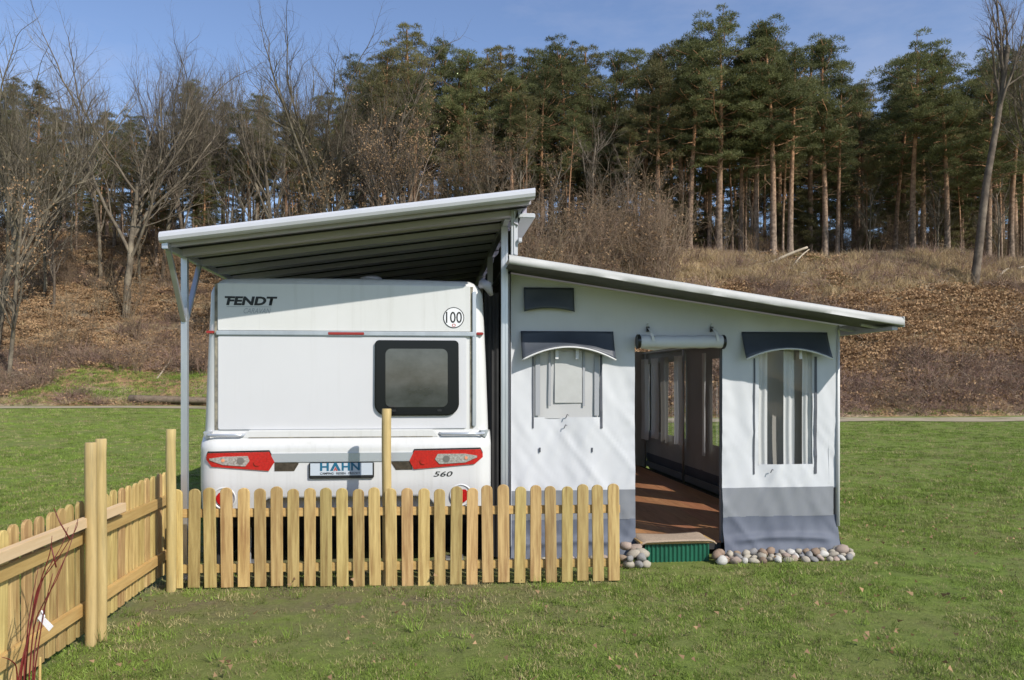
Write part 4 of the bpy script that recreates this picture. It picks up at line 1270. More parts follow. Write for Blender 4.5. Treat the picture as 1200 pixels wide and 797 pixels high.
# ================================================================== red-twigged shrub with its plant tag
sh = thing('dogwood_shrub', 'young shrub of bare dark red stems growing by the left fence', 'shrub', (-1.93, 4.0, 0))
def stem(pts, r):
    pts = [Vector(p) for p in pts]
    out = []
    for i in range(len(pts) - 1):
        p0 = pts[max(i - 1, 0)]; p1 = pts[i]; p2 = pts[i + 1]; p3 = pts[min(i + 2, len(pts) - 1)]
        for t in (0, .25, .5, .75):
            out.append(0.5 * ((2 * p1) + (p2 - p0) * t + (2 * p0 - 5 * p1 + 4 * p2 - p3) * t * t + (3 * p1 - p0 - 3 * p2 + p3) * t ** 3))
    out.append(pts[-1])
    n_ = len(out)
    return out, [r * (1 - 0.72 * i / (n_ - 1)) for i in range(n_)]
def shrub_pix(seq, Y0, Y1, r):
    n_ = len(seq)
    pts = [atY(px, py, lerp(Y0, Y1, i / (n_ - 1))) for i, (px, py) in enumerate(seq)]
    pts.insert(0, Vector((pts[0].x + random.uniform(-0.02, 0.03), pts[0].y, 0.0)))
    p_, r_ = stem(pts, r)
    MB().tube(p_, r_, 6).build('stem', M['red_twig'], sh, smooth=True)
seqs = [([(22, 795), (36, 735), (50, 680), (72, 640), (80, 618)], 3.98, 4.12), ([(24, 800), (34, 745), (44, 690), (64, 660), (88, 622), (91, 608)], 4.02, 4.05),
        ([(38, 800), (44, 740), (60, 690), (80, 645), (90, 612)], 4.0, 4.2), ([(30, 800), (36, 730), (48, 680), (58, 650), (61, 628)], 4.05, 4.0),
        ([(40, 800), (46, 750), (55, 700), (62, 672)], 3.95, 3.95), ([(28, 800), (32, 742), (38, 700), (45, 665)], 4.0, 4.1), ([(20, 790), (14, 775), (2, 770)], 3.9, 3.8),
        ([(34, 798), (40, 735), (52, 705), (66, 680), (76, 655)], 4.0, 4.0)]
for s_, a, b_ in seqs:
    shrub_pix(s_, a, b_, 0.0048)
for s_, a, b_ in [([(82, 632), (70, 612), (63, 595)], 4.1, 4.1), ([(66, 665), (60, 640)], 4.0, 4.0)]:
    pts = [atY(px, py, a) for px, py in s_]
    MB().tube(pts, [0.004, 0.003, 0.002][:len(pts)], 5).build('twig', M['red_twig'], sh, smooth=True)
cane = MB().tube([(atY(46, 800, 3.93).x, 3.93, 0), atY(47, 770, 3.95)], 0.006, 6).build('support_cane', M['rail_wood'], sh)
tg = thing('plant_tag', 'white plant tag tied to the red stems by the left fence', 'tag', tuple(atY(49, 727, 3.97)))
q0, q1 = atY(46, 722, 3.965), atY(60, 737, 3.94)
d_ = (q1 - q0).normalized(); u_ = Vector((-d_.z, 0, d_.x))
b = MB()
b.add([q0 - u_ * 0.013, q1 - u_ * 0.016, q1 + u_ * 0.016, q0 + u_ * 0.013, q0 - u_ * 0.013 + Vector((0, .002, 0)), q1 - u_ * 0.016 + Vector((0, .002, 0)), q1 + u_ * 0.016 + Vector((0, .002, 0)), q0 + u_ * 0.013 + Vector((0, .002, 0))],
      [(0, 1, 2, 3), (7, 6, 5, 4), (0, 4, 5, 1), (1, 5, 6, 2), (2, 6, 7, 3), (3, 7, 4, 0)])
b.build('label_strip', M['tag_white'], tg)
MB().tube([atY(44, 728, 3.99), atY(49, 716, 3.96), atY(52, 722, 3.96), atY(45, 724, 4.01)], 0.004, 5).build('tie', M['tag_white'], tg)

# ================================================================== vegetation materials
def mat_bark_pine():
    m, nt, b = new_mat('pine_bark')
    N, L = nt.nodes, nt.links
    b.inputs['Roughness'].default_value = 0.9; b.inputs['Specular IOR Level'].default_value = 0.15
    t = N.new('ShaderNodeTexCoord'); sx = N.new('ShaderNodeSeparateXYZ'); L.new(t.outputs['Object'], sx.inputs[0])
    mr = N.new('ShaderNodeMapRange'); mr.inputs['From Min'].default_value = 2.0; mr.inputs['From Max'].default_value = 9.0
    L.new(sx.outputs['Z'], mr.inputs['Value'])
    n = N.new('ShaderNodeTexNoise'); n.inputs['Scale'].default_value = 5; n.inputs['Detail'].default_value = 6
    L.new(t.outputs['Object'], n.inputs['Vector'])
    lo = N.new('ShaderNodeValToRGB'); lo.color_ramp.elements[0].color = (0.11, 0.082, 0.062, 1); lo.color_ramp.elements[1].color = (0.34, 0.255, 0.19, 1)
    lo.color_ramp.elements[0].position = 0.32; lo.color_ramp.elements[1].position = 0.68
    hi = N.new('ShaderNodeValToRGB'); hi.color_ramp.elements[0].color = (0.22, 0.115, 0.06, 1); hi.color_ramp.elements[1].color = (0.46, 0.255, 0.135, 1)
    hi.color_ramp.elements[0].position = 0.32; hi.color_ramp.elements[1].position = 0.68
    L.new(n.outputs['Fac'], lo.inputs['Fac']); L.new(n.outputs['Fac'], hi.inputs['Fac'])
    mx = N.new('ShaderNodeMix'); mx.data_type = 'RGBA'
    L.new(mr.outputs[0], mx.inputs['Factor']); L.new(lo.outputs['Color'], mx.inputs['A']); L.new(hi.outputs['Color'], mx.inputs['B'])
    oi = N.new('ShaderNodeObjectInfo'); hs = N.new('ShaderNodeHueSaturation'); m2 = N.new('ShaderNodeMapRange')
    m2.inputs['To Min'].default_value = 0.7; m2.inputs['To Max'].default_value = 1.25
    L.new(oi.outputs['Random'], m2.inputs['Value']); L.new(m2.outputs[0], hs.inputs['Value']); L.new(mx.outputs['Result'], hs.inputs['Color'])
    L.new(hs.outputs['Color'], b.inputs['Base Color'])
    return m
M['pine_bark'] = mat_bark_pine()
M['bare_bark'] = mat('bare_bark', (0.17, 0.14, 0.105), (0.095, 0.08, 0.062), scale=4, rough=0.9, spec=0.1, rand=0.22, c3=(0.26, 0.22, 0.16), c3scale=1.5, c3ramp=(0.5, 0.7))
M['twig'] = mat('twig', (0.165, 0.11, 0.072), (0.105, 0.07, 0.046), scale=1.5, rough=0.9, spec=0.1, rand=0.2)
M['shrub_twig'] = mat('shrub_twig', (0.27, 0.20, 0.135), (0.17, 0.125, 0.085), scale=1.5, rough=0.9, spec=0.1, rand=0.25)
M['needles'] = mat_leaf('needles', (0.088, 0.100, 0.038), (0.185, 0.190, 0.075), scale=0.9, trans=0.38)
M['needles_olive'] = mat_leaf('needles_olive', (0.12, 0.115, 0.045), (0.225, 0.205, 0.09), scale=0.9, trans=0.38)
M['dead_leaf'] = mat_leaf('dead_leaf', (0.27, 0.165, 0.088), (0.42, 0.275, 0.15), scale=2.5, trans=0.2, rough=0.8)
M['grass'] = mat_leaf('grass', (0.125, 0.205, 0.030), (0.29, 0.37, 0.075), scale=0.8, trans=0.25)
M['grass_dry'] = mat_leaf('grass_dry', (0.32, 0.275, 0.125), (0.42, 0.36, 0.18), scale=0.8, trans=0.2)
for nm in ('grass', 'grass_dry'):
    for nd in M[nm].node_tree.nodes:
        if nd.type == 'MAP_RANGE': nd.inputs['To Min'].default_value = 0.45; nd.inputs['To Max'].default_value = 1.35
M['straw'] = mat_leaf('straw', (0.36, 0.26, 0.14), (0.52, 0.40, 0.23), scale=0.5, trans=0.15, rough=0.85)
M['bramble'] = mat('bramble', (0.36, 0.25, 0.19), (0.19, 0.13, 0.10), scale=1.2, rough=0.9, spec=0.1, rand=0.25)
M['moss'] = mat_leaf('moss', (0.10, 0.105, 0.02), (0.16, 0.15, 0.04), scale=0.7, trans=0.15)

def np_mesh(name, V, Fc, m, smooth=False):
    """Mesh from numpy arrays; Fc holds equal-length faces."""
    me = bpy.data.meshes.new(name)
    V = np.asarray(V, dtype=np.float32); Fc = np.asarray(Fc, dtype=np.int32)
    k = Fc.shape[1]
    me.vertices.add(len(V)); me.vertices.foreach_set('co', V.ravel())
    me.loops.add(Fc.size); me.loops.foreach_set('vertex_index', Fc.ravel())
    me.polygons.add(len(Fc)); me.polygons.foreach_set('loop_start', np.arange(0, Fc.size, k, dtype=np.int32))
    me.polygons.foreach_set('loop_total', np.full(len(Fc), k, dtype=np.int32))
    if smooth: me.polygons.foreach_set('use_smooth', np.ones(len(Fc), dtype=bool))
    me.update(calc_edges=True); me.validate()
    me.materials.append(m)
    return me
def unit(a): return a / np.maximum(np.linalg.norm(a, axis=-1, keepdims=True), 1e-9)
def blades(P, D, length, width):
    """One thin triangle per row: base P, direction D."""
    n_ = len(P)
    rd = unit(rng.normal(size=(n_, 3)))
    S = unit(np.cross(D, rd)) * np.reshape(width, (-1, 1)) * 0.5
    V = np.empty((n_, 3, 3)); V[:, 0] = P - S; V[:, 1] = P + S; V[:, 2] = P + D * np.reshape(length, (-1, 1))
    return V.reshape(-1, 3), np.arange(n_ * 3).reshape(-1, 3)

class Wood:
    """Collects tapered branches as quads."""
    def __init__(s): s.V = []; s.Fc = []; s.o = 0
    def limb(s, pts, rad, n):
        pts = np.asarray(pts, float); rad = np.asarray(rad, float)
        d = np.empty_like(pts); d[1:-1] = pts[2:] - pts[:-2]; d[0] = pts[1] - pts[0]; d[-1] = pts[-1] - pts[-2]
        d = unit(d); ref = np.array([0.31, 0.22, 0.92]) if abs(d[0] @ np.array([0.31, 0.22, 0.92])) < 0.95 else np.array([0.9, -0.3, 0.1])
        sd = unit(np.cross(d, ref)); u = np.cross(sd, d)
        a = np.arange(n) * 2 * np.pi / n
        ring = pts[:, None, :] + rad[:, None, None] * (np.cos(a)[None, :, None] * sd[:, None, :] + np.sin(a)[None, :, None] * u[:, None, :])
        k = len(pts)
        i = np.arange(n); j = (i + 1) % n
        for q in range(k - 1):
            s.Fc.append(np.stack([s.o + q * n + i, s.o + q * n + j, s.o + (q + 1) * n + j, s.o + (q + 1) * n + i], 1))
        s.V.append(ring.reshape(-1, 3)); s.o += k * n
    def mesh(s, name, m): return np_mesh(name, np.concatenate(s.V), np.concatenate(s.Fc), m, smooth=True)

def wander(p, d, L_, k, bend, up):
    """A wavering polyline from p along d."""
    pts = [np.array(p, float)]; d = np.array(d, float)
    for i in range(k):
        d = unit(d + rng.normal(size=3) * bend + np.array([0, 0, up]))
        pts.append(pts[-1] + d * L_ / k)
    return np.array(pts), d

# ------------------------------------------------------------------ pines (16 m prototypes)
def pine_proto(lo, spread, lean, m, dens=1.0, wide_top=1.0, rt=1.0):
    H = 16.0
    w = Wood()
    k = 16
    zs = np.linspace(0, 1, k)
    ph = rng.uniform(0, 6, 4)
    tx = lean * zs ** 1.6 + 0.22 * np.sin(zs * 3.5 + ph[0]) * zs; tyy = 0.22 * np.sin(zs * 4 + ph[1]) * zs
    tr = np.stack([tx, tyy, zs * H * 0.97], 1)
    rad = 0.23 * (1 - 0.82 * zs ** 0.9) + 0.07 * np.exp(-zs * 28) + 0.012
    w.limb(tr, rad * rt, 9)
    def at(t): return np.array([np.interp(t, zs, tr[:, i]) for i in range(3)])
    P, D = [], []
    nb = int(40 * dens)
    for i in range(nb):
        t = lo + (0.985 - lo) * ((i + rng.uniform(0, 0.9)) / nb)
        s = (t - lo) / (1 - lo)
        prof = (0.45 + 0.75 * min(1, s / 0.3)) if s < 0.3 else (1.2 - 0.85 * ((s - 0.3) / 0.7) ** 1.4 * (2 - wide_top))
        L_ = spread * max(0.25, prof) * rng.uniform(0.55, 1.15)
        az = i * 2.4 + rng.uniform(-0.5, 0.5)
        el = lerp(-0.05, 0.75, s ** 1.3) + rng.uniform(-0.2, 0.2)
        d = np.array([math.cos(az) * math.cos(el), math.sin(az) * math.cos(el), math.sin(el)])
        pts, de = wander(at(t), d, L_, 5, 0.16, 0.07)
        w.limb(pts, np.linspace(0.055 * (1.25 - t), 0.014, 6) + 0.006, 4)
        npad = max(2, int(round(L_ * 1.7)))
        for q in range(npad):
            f = lerp(0.42, 1.0, (q + rng.uniform(0, 0.8)) / npad)
            base = np.array([np.interp(f, np.linspace(0, 1, 6), pts[:, c]) for c in range(3)])
            off = rng.normal(size=3) * np.array([0.5, 0.5, 0.30]) * (0.4 if s > 0.75 else 1); c0 = base + off
            if q > 0 and rng.uniform() < 0.5: w.limb(np.array([base, (base + c0) / 2 + [0, 0, 0.05], c0]), [0.014, 0.011, 0.007], 3)
            R_ = rng.uniform(0.32, 0.78) * (0.8 if s > 0.85 else 1); Rz = R_ * rng.uniform(0.42, 0.72)
            cnt = int(250 * R_ / 0.6)
            q_ = unit(rng.normal(size=(cnt, 3))) * rng.uniform(0.35, 1, (cnt, 1)) ** 0.6
            q_[:, 2] = np.where(q_[:, 2] < -0.3, -q_[:, 2] * 0.5, q_[:, 2])
            pp = c0 + q_ * np.array([R_, R_, Rz])
            P.append(pp); D.append(unit(q_ * np.array([1, 1, 0.7]) + np.array([0, 0, 0.55]) + rng.normal(size=(cnt, 3)) * 0.55))
    for i in range(14):           # dead snags on the bare trunk
        t = rng.uniform(0.2, lo + 0.1); az = rng.uniform(0, 6.28)
        pts, _ = wander(at(t), [math.cos(az), math.sin(az), 0.05], rng.uniform(0.4, 1.6), 4, 0.2, -0.03)
        w.limb(pts, np.linspace(0.022, 0.006, 5), 3)
    P = np.concatenate(P); D = np.concatenate(D)
    V, Fc = blades(P, D, rng.uniform(0.10, 0.22, len(P)), rng.uniform(0.03, 0.055, len(P)))
    return w.mesh('trunk', M['pine_bark']), np_mesh('crown', V, Fc, m)
PINES = [pine_proto(0.42, 2.5, 0.4, M['needles']), pine_proto(0.36, 3.0, -0.5, M['needles'], 1.1, 1.2), pine_proto(0.46, 2.4, 0.2, M['needles_olive']),
         pine_proto(0.54, 2.5, -0.9, M['needles'], 0.8, 1.3), pine_proto(0.30, 2.7, 0.1, M['needles_olive'], 1.15), pine_proto(0.5, 1.9, 0.6, M['needles'], 0.75), pine_proto(0.64, 1.5, 0.3, M['needles_olive'], 0.55, 1.0, 0.62), pine_proto(0.60, 1.4, -0.5, M['needles'], 0.5, 1.0, 0.55)]
PTOP = [float(np.percentile([v.co.z for v in c.vertices], 99.3)) for _, c in PINES]

# ------------------------------------------------------------------ bare broad-leaved trees (16 m prototypes)
def bare_proto(style, leaves=0.0):
    w = Wood(); tips = []
    def grow(p, d, L_, r, lev):
        k = (7, 6, 5, 4, 3, 2)[min(lev, 5)]
        pts, de = wander(p, d, L_, k, (0.045, 0.10, 0.15, 0.2, 0.22, 0.25)[min(lev, 5)], (0.02, 0.10, 0.08, 0.06, 0.05, 0.04)[min(lev, 5)])
        rad = np.linspace(r, r * (0.5 if lev < 2 else 0.38), k + 1)
        w.limb(pts, rad, (8, 6, 5, 4, 3, 3)[min(lev, 5)])
        if lev >= style['depth']:
            tips.append(pts[-1]); return
        nch = style['kids'][lev]
        for i in range(nch):
            f = lerp(style['from'][lev], 1.0, (i + rng.uniform(0.1, 0.9)) / nch)
            q = np.array([np.interp(f, np.linspace(0, 1, k + 1), pts[:, c]) for c in range(3)])
            rr_ = np.interp(f, np.linspace(0, 1, k + 1), rad)
            dd = unit(pts[min(k, int(f * k) + 1)] - pts[min(k - 1, int(f * k))])
            side = unit(np.cross(dd, rng.normal(size=3)))
            an = style['angle'][lev] * rng.uniform(0.6, 1.25)
            nd = unit(dd * math.cos(an) + side * math.sin(an))
            grow(q, nd, L_ * style['len'][lev] * rng.uniform(0.65, 1.2) * (1.15 - 0.45 * f), rr_ * rng.uniform(0.5, 0.68), lev + 1)
        # leader goes on
        if lev >= 1: grow(pts[-1], de, L_ * 0.5, rad[-1], lev + 1)
    grow((0, 0, -0.15), (style.get('lean', 0), 0, 1), style['trunk'], style['r'], 0)
    tr = w.mesh('trunk', M[style.get('mat', 'bare_bark')])
    cr = None
    if leaves:
        T = np.array(tips); T = T[rng.uniform(size=len(T)) < leaves]
        T = np.repeat(T, 3, 0) + rng.normal(size=(len(T) * 3, 3)) * 0.12
        V, Fc = blades(T, unit(rng.normal(size=T.shape) + [0, 0, -0.4]), rng.uniform(0.08, 0.16, len(T)), rng.uniform(0.05, 0.10, len(T)))
        cr = np_mesh('crown', V, Fc, M['dead_leaf'])
    zmax = float(np.percentile([v.co.z for v in tr.vertices], 98.5))
    return tr, cr, zmax
OAK = dict(depth=5, trunk=6.5, r=0.17, kids=(10, 7, 6, 4, 2), len=(0.95, 0.5, 0.52, 0.55, 0.6), angle=(0.62, 0.55, 0.6, 0.65, 0.7), **{'from': (0.42, 0.25, 0.22, 0.2, 0.2)})
TALL = dict(depth=5, trunk=7.5, r=0.14, kids=(10, 6, 5, 4, 2), len=(0.72, 0.55, 0.55, 0.58, 0.58), angle=(0.46, 0.5, 0.55, 0.65, 0.7), lean=0.06, **{'from': (0.35, 0.25, 0.2, 0.2, 0.2)})
SLIM = dict(depth=4, trunk=8.5, r=0.11, kids=(12, 5, 4, 3), len=(0.36, 0.6, 0.6, 0.6), angle=(0.72, 0.6, 0.6, 0.65), lean=-0.05, **{'from': (0.22, 0.2, 0.2, 0.2)})
LEANT = dict(depth=5, trunk=11.0, r=0.23, kids=(6, 4, 4, 3, 2), len=(0.42, 0.58, 0.58, 0.55, 0.5), angle=(0.38, 0.5, 0.6, 0.65, 0.7), lean=0.12, **{'from': (0.72, 0.25, 0.2, 0.2, 0.2)})
BARE = {'oak': bare_proto(OAK), 'oak2': bare_proto(OAK), 'tall': bare_proto(TALL), 'slim': bare_proto(SLIM), 'oakleaf': bare_proto(OAK, 0.10), 'lean': bare_proto(LEANT), 'slimleaf': bare_proto(SLIM, 0.15)}

def shrub_proto(h, n_st, leaves, spreadf=0.35):
    w = Wood(); tips = []
    for i in range(n_st):
        az = rng.uniform(0, 6.28); rr_ = rng.uniform(0, 0.5) * h * 0.12
        d = unit(np.array([math.cos(az) * spreadf * rng.uniform(0.2, 1.3), math.sin(az) * spreadf * rng.uniform(0.2, 1.3), 1]))
        L_ = h * rng.uniform(0.55, 1.05)
        pts, de = wander([math.cos(az) * rr_, math.sin(az) * rr_, -0.1], d, L_, 6, 0.10, 0.02)
        w.limb(pts, np.linspace(0.022, 0.006, 7), 4)
        for q in range(9):
            f = rng.uniform(0.2, 1.0)
            b0 = np.array([np.interp(f, np.linspace(0, 1, 7), pts[:, c]) for c in range(3)])
            dd = unit(unit(rng.normal(size=3)) * 0.9 + np.array([0, 0, 0.8]))
            p2, _ = wander(b0, dd, L_ * rng.uniform(0.15, 0.34), 3, 0.18, 0.02)
            w.limb(p2, [0.009, 0.007, 0.006, 0.004], 3); tips.append(p2[-1])
            for z in range(2):
                p3, _ = wander(p2[rng.integers(1, 3)], unit(dd + rng.normal(size=3) * 0.6), L_ * rng.uniform(0.08, 0.18), 2, 0.2, 0.0)
                w.limb(p3, [0.006, 0.005, 0.004], 3); tips.append(p3[-1])
    st_ = w.mesh('stems', M['shrub_twig'])
    lv = None
    if leaves:
        T = np.array(tips); T = T[rng.uniform(size=len(T)) < leaves]; T = np.repeat(T, 2, 0) + rng.normal(size=(len(T) * 2, 3)) * 0.1
        V, Fc = blades(T, unit(rng.normal(size=T.shape)), rng.uniform(0.10, 0.18, len(T)), rng.uniform(0.06, 0.11, len(T)))
        lv = np_mesh('leaves', V, Fc, M['dead_leaf'])
    return st_, lv
SHRUBS = [shrub_proto(4.5, 9, 0.0), shrub_proto(5.5, 8, 0.22, 0.28), shrub_proto(3.6, 11, 0.3, 0.5), shrub_proto(5.0, 8, 0.0, 0.25)]

def place(name, label, cat, parts, loc, s, rz_, group=None, sx=1.0):
    root = bpy.data.objects.new(name, None); COL.objects.link(root)
    root.location = loc; root.scale = (s * sx, s * sx, s); root.rotation_euler = (0, 0, rz_)
    tag(root, label, cat, group)
    for me in parts:
        if me is None: continue
        o_ = bpy.data.objects.new(me.name.split('.')[0], me); COL.objects.link(o_); o_.parent = root
    return root

# ------------------------------------------------------------------ the wood
SKY = [(0, 92), (60, 110), (120, 125), (200, 100), (260, 95), (330, 110), (430, 75), (470, 36), (500, 50), (530, 70), (560, 64), (600, 62), (640, 60), (665, 52), (700, 64), (740, 72), (775, 45), (800, 22), (830, 12), (880, 18), (915, 38), (950, 46), (975, 50), (1000, 85), (1030, 108), (1060, 60), (1090, 52), (1130, 66), (1200, 60), (1300, 70)]
def sky_top(px):
    return float(np.interp(px, [a for a, _ in SKY], [b_ for _, b_ in SKY]))
taken = []
def free(x, y, r):
    for a, b_, c in taken:
        if (a - x) ** 2 + (b_ - y) ** 2 < (r + c) ** 2 * 0.25: return False
    return True
GP_ = 'pines of the wood on the hilltop'
def add_pine(x, y, top_px, label=None, name='pine_tree', group=GP_, proto=None, hmin=9.0, hmax=20.0, rot=None, wide=1.0):
    z = ground_z(x, y) - 0.1
    px, _ = proj((x, y, z))
    dep = x * sa + y * ca
    H = CAMZ + (HOR - top_px) / F * dep - z
    H = min(hmax, max(hmin, H))
    k = proto if proto is not None else random.randrange(6)
    s = H / PTOP[k]
    look = ('tall pine with dark layered crown', 'broad pine with low spreading crown', 'olive-crowned pine with straight trunk', 'pine with high flat-topped crown', 'olive-green pine with deep bushy crown', 'slender pine with small narrow crown', 'thin olive pole pine with long bare trunk', 'thin dark pole pine with long bare trunk')[k]
    area = 'beyond the leafless oaks' if px < 430 else 'behind the brown thicket' if px < 770 else 'above the dry grass bank'
    rank = 'fronting the wood' if y < 63 else 'amid the wood' if y < 82 else 'deep in the wood'
    group = 'pines of the hilltop wood'
    place(name, label or '%s %s %s' % (look, rank, area), 'pine tree', PINES[k], (x, y, z), s, rot if rot is not None else random.uniform(0, 6.28), None if label else group, wide)
    taken.append((x, y, 2.6))
# pines one can pick out: base pixel, top row
for px, py, top, pr, wd, lb in ((842, 296, 14, 1, 1.12, 'broad old pine with the thickest dark trunk at the edge of the hilltop wood'),
        (808, 300, 40, 3, 1.0, None), (906, 293, 26, 0, 1.0, None), (926, 292, 60, 5, 1.0, None), (967, 291, 44, 0, 1.0, 'tall pine with pale orange trunk beside the sky gap in the wood'),
        (981, 290, 92, 5, 0.9, None), (1070, 290, 58, 3, 1.15, 'leaning flat-topped pine on the far side of the sky gap in the wood'), (1158, 290, 60, 1, 1.0, None), (868, 297, 70, 2, 0.9, None),
        (886, 294, 40, 0, 1.0, None), (772, 300, 60, 2, 1.0, None), (1110, 288, 62, 0, 1.0, None), (1185, 288, 55, 3, 1.0, None)):
    Y = base_y(30) + hill_L(30) + random.uniform(1.2, 4.2)
    add_pine(X_(px, Y), Y, top, lb, proto=pr, wide=wd, hmax=24)
for px, top, Y, pr in ((480, 34, 66, 4), (505, 52, 70, 1), (545, 60, 64, 0), (590, 60, 66, 4), (625, 66, 72, 1), (662, 50, 62, 1), (690, 60, 66, 4), (718, 62, 64, 0), (745, 66, 68, 1), (455, 80, 68, 2),
                       (15, 95, 84, 4), (45, 100, 80, 2), (75, 128, 82, 4), (230, 98, 84, 0), (300, 112, 84, 5), (125, 132, 86, 2), (425, 70, 74, 1), (522, 62, 70, 1), (570, 64, 74, 4), (608, 75, 66, 1), (645, 70, 70, 0)):
    x = X_(px, Y)
    add_pine(x, Y, top, proto=pr, hmax=24)
# rows behind them
for row, (Y, gap) in enumerate(((60, 3.6), (66, 3.7), (72, 3.7), (79, 4.0), (87, 4.4), (96, 4.8))):
    x = -0.56 * Y - 4
    while x < 0.78 * Y + 4:
        xx = x + random.uniform(-1.2, 1.2); yy = Y + random.uniform(-2.4, 2.4)
        x += gap * random.uniform(0.75, 1.25) * (0.72 if x < 0 else 1)
        if xx < 6 and yy < base_y(xx) + hill_L(xx) * 0.66: continue
        px, _ = proj((xx, yy, 10))
        if not free(xx, yy, 1.6): continue
        top = sky_top(px) + random.choice((10, 24, 44, 70))
        if px < 440: top += 14
        add_pine(xx, yy, top, hmin=8, hmax=19.5)

# thin pole pines between the big ones
k = 0
while k < 84:
    px = random.uniform(745, 1215) if k < 44 else random.uniform(560, 760) if k < 58 else random.uniform(-10, 440)
    Y = random.uniform(54, 66) if k < 58 else random.uniform(64, 80); x = X_(px, Y)
    if Y < base_y(x) + hill_L(x) * (1 if px > 440 else 0.5) + 1: continue
    k += 1
    if not free(x, Y, 0.3): continue
    add_pine(x, Y, sky_top(px) + random.uniform(40, 120), proto=6 + k % 2, hmin=9, hmax=17)
# understorey and far trees that close the wood
FW = [PINES[4][1], PINES[2][1], SHRUBS[0][0], SHRUBS[3][0], SHRUBS[1][0]]
fp, fi, fs = [], [], []
for _ in range(2300):
    Y = 60 + 90 * random.random() ** 1.5; x = X_(random.uniform(-60, 1260), Y)
    if Y < base_y(x) + hill_L(x) + 7: continue
    i = random.choice((0, 1, 2, 3, 4, 2, 3, 4, 2, 3, 2))
    s_ = random.uniform(0.35, 0.7) if i < 2 else random.uniform(0.6, 1.2)
    zz = ground_z(x, Y) - (0.38 * 16 * s_ if i < 2 else 0)
    fp.append((x, Y, zz)); fi.append(i); fs.append(s_)
FAR = (fp, fi, fs)

# bare trees
def bare_label(kind, px):
    look = {'oak': 'wide leafless tree with dense grey twigs', 'oak2': 'broad leafless tree with forking grey limbs', 'tall': 'tall upright leafless tree', 'slim': 'slim leafless tree with thin trunk', 'oakleaf': 'wide tree holding a few withered leaves', 'lean': 'leaning leafless tree', 'slimleaf': 'slim tree with few withered brown leaves'}[kind]
    return look + (' on the leafy left slope' if px < 200 else ' behind the shelter roof' if px < 560 else ' in the thicket behind the awning' if px < 800 else ' before the pines on the bank')
def add_bare(px, py, top, kind, label=None, Y=None, rot=None, group=None, wide=1.0, hmax=30):
    p = hit(px, py, 30) if Y is None else Vector((X_(px, Y), Y, ground_z(X_(px, Y), Y)))
    dep = p.x * sa + p.y * ca
    H = min(hmax, CAMZ + (HOR - top) / F * dep - p.z)
    tr, cr, zm = BARE[kind]
    place('bare_tree', label or bare_label(kind, px), 'tree', (tr, cr), (p.x, p.y, p.z - 0.1), H / zm, rot if rot is not None else random.uniform(0, 6.28), None if label else (group or 'leafless trees on the slope'), wide)
    taken.append((p.x, p.y, 2.0))
add_bare(147, 372, 52, 'oak', 'tall leafless oak with wide dark branching crown at the left of the slope', rot=0.5, wide=1.08)
add_bare(372, 0, 50, 'oak2', 'tall leafless oak with wide fan-shaped crown rising behind the shelter roof', Y=60, rot=2.2, wide=1.08)
add_bare(1141, 334, -60, 'lean', 'slender leafless tree with leaning grey trunk standing on the bank', rot=0.0, wide=0.85, hmax=27)
for px, py, top, k, wd in ((118, 330, 75, 'tall', 0.8), (190, 330, 60, 'oak2', 0.7), (235, 310, 75, 'tall', 0.8), (330, 292, 70, 'tall', 0.9), (52, 350, 150, 'slim', 1.0), (20, 330, 110, 'tall', 0.9), (215, 330, 70, 'tall', 0.85), (262, 300, 62, 'tall', 0.9), (283, 295, 90, 'slim', 1.0), (165, 335, 150, 'slim', 1.0), (240, 300, 170, 'oakleaf', 1.0), (85, 300, 170, 'slim', 1.0), (62, 365, 215, 'slim', 1.1)):
    add_bare(px, py, top, k, wide=wd)
for px, Y, top, k in ((320, 66, 70, 'tall'), (340, 58, 150, 'slim'), (415, 60, 120, 'tall'), (450, 58, 95, 'oak'), (478, 54, 130, 'oakleaf'), (440, 54, 165, 'slimleaf'), (510, 56, 190, 'oakleaf'), (300, 54, 190, 'slim'), (-5, 56, 60, 'oak2'), (-20, 60, 100, 'tall'), (10, 52, 190, 'slimleaf'), (395, 56, 170, 'slimleaf'), (365, 56, 190, 'slimleaf'), (270, 56, 190, 'slim')):
    add_bare(px, 0, top, k, Y=Y)
add_bare(695, 0, 128, 'slim', 'thin pale leafless tree in front of the brown thicket behind the awning', Y=51, rot=1.0, wide=1.1)
for px, Y, top, k in ((640, 54, 165, 'slimleaf'), (610, 52, 170, 'slim'), (580, 54, 150, 'oakleaf'), (735, 52, 170, 'slim'), (760, 54, 190, 'slimleaf'), (550, 55, 170, 'oakleaf'), (1100, 54, 190, 'slim'), (1020, 56, 200, 'slim'), (880, 54, 210, 'slim'), (1170, 50, 200, 'slim'), (1215, 48, 20, 'tall')):
    add_bare(px, 0, top, k, Y=Y)

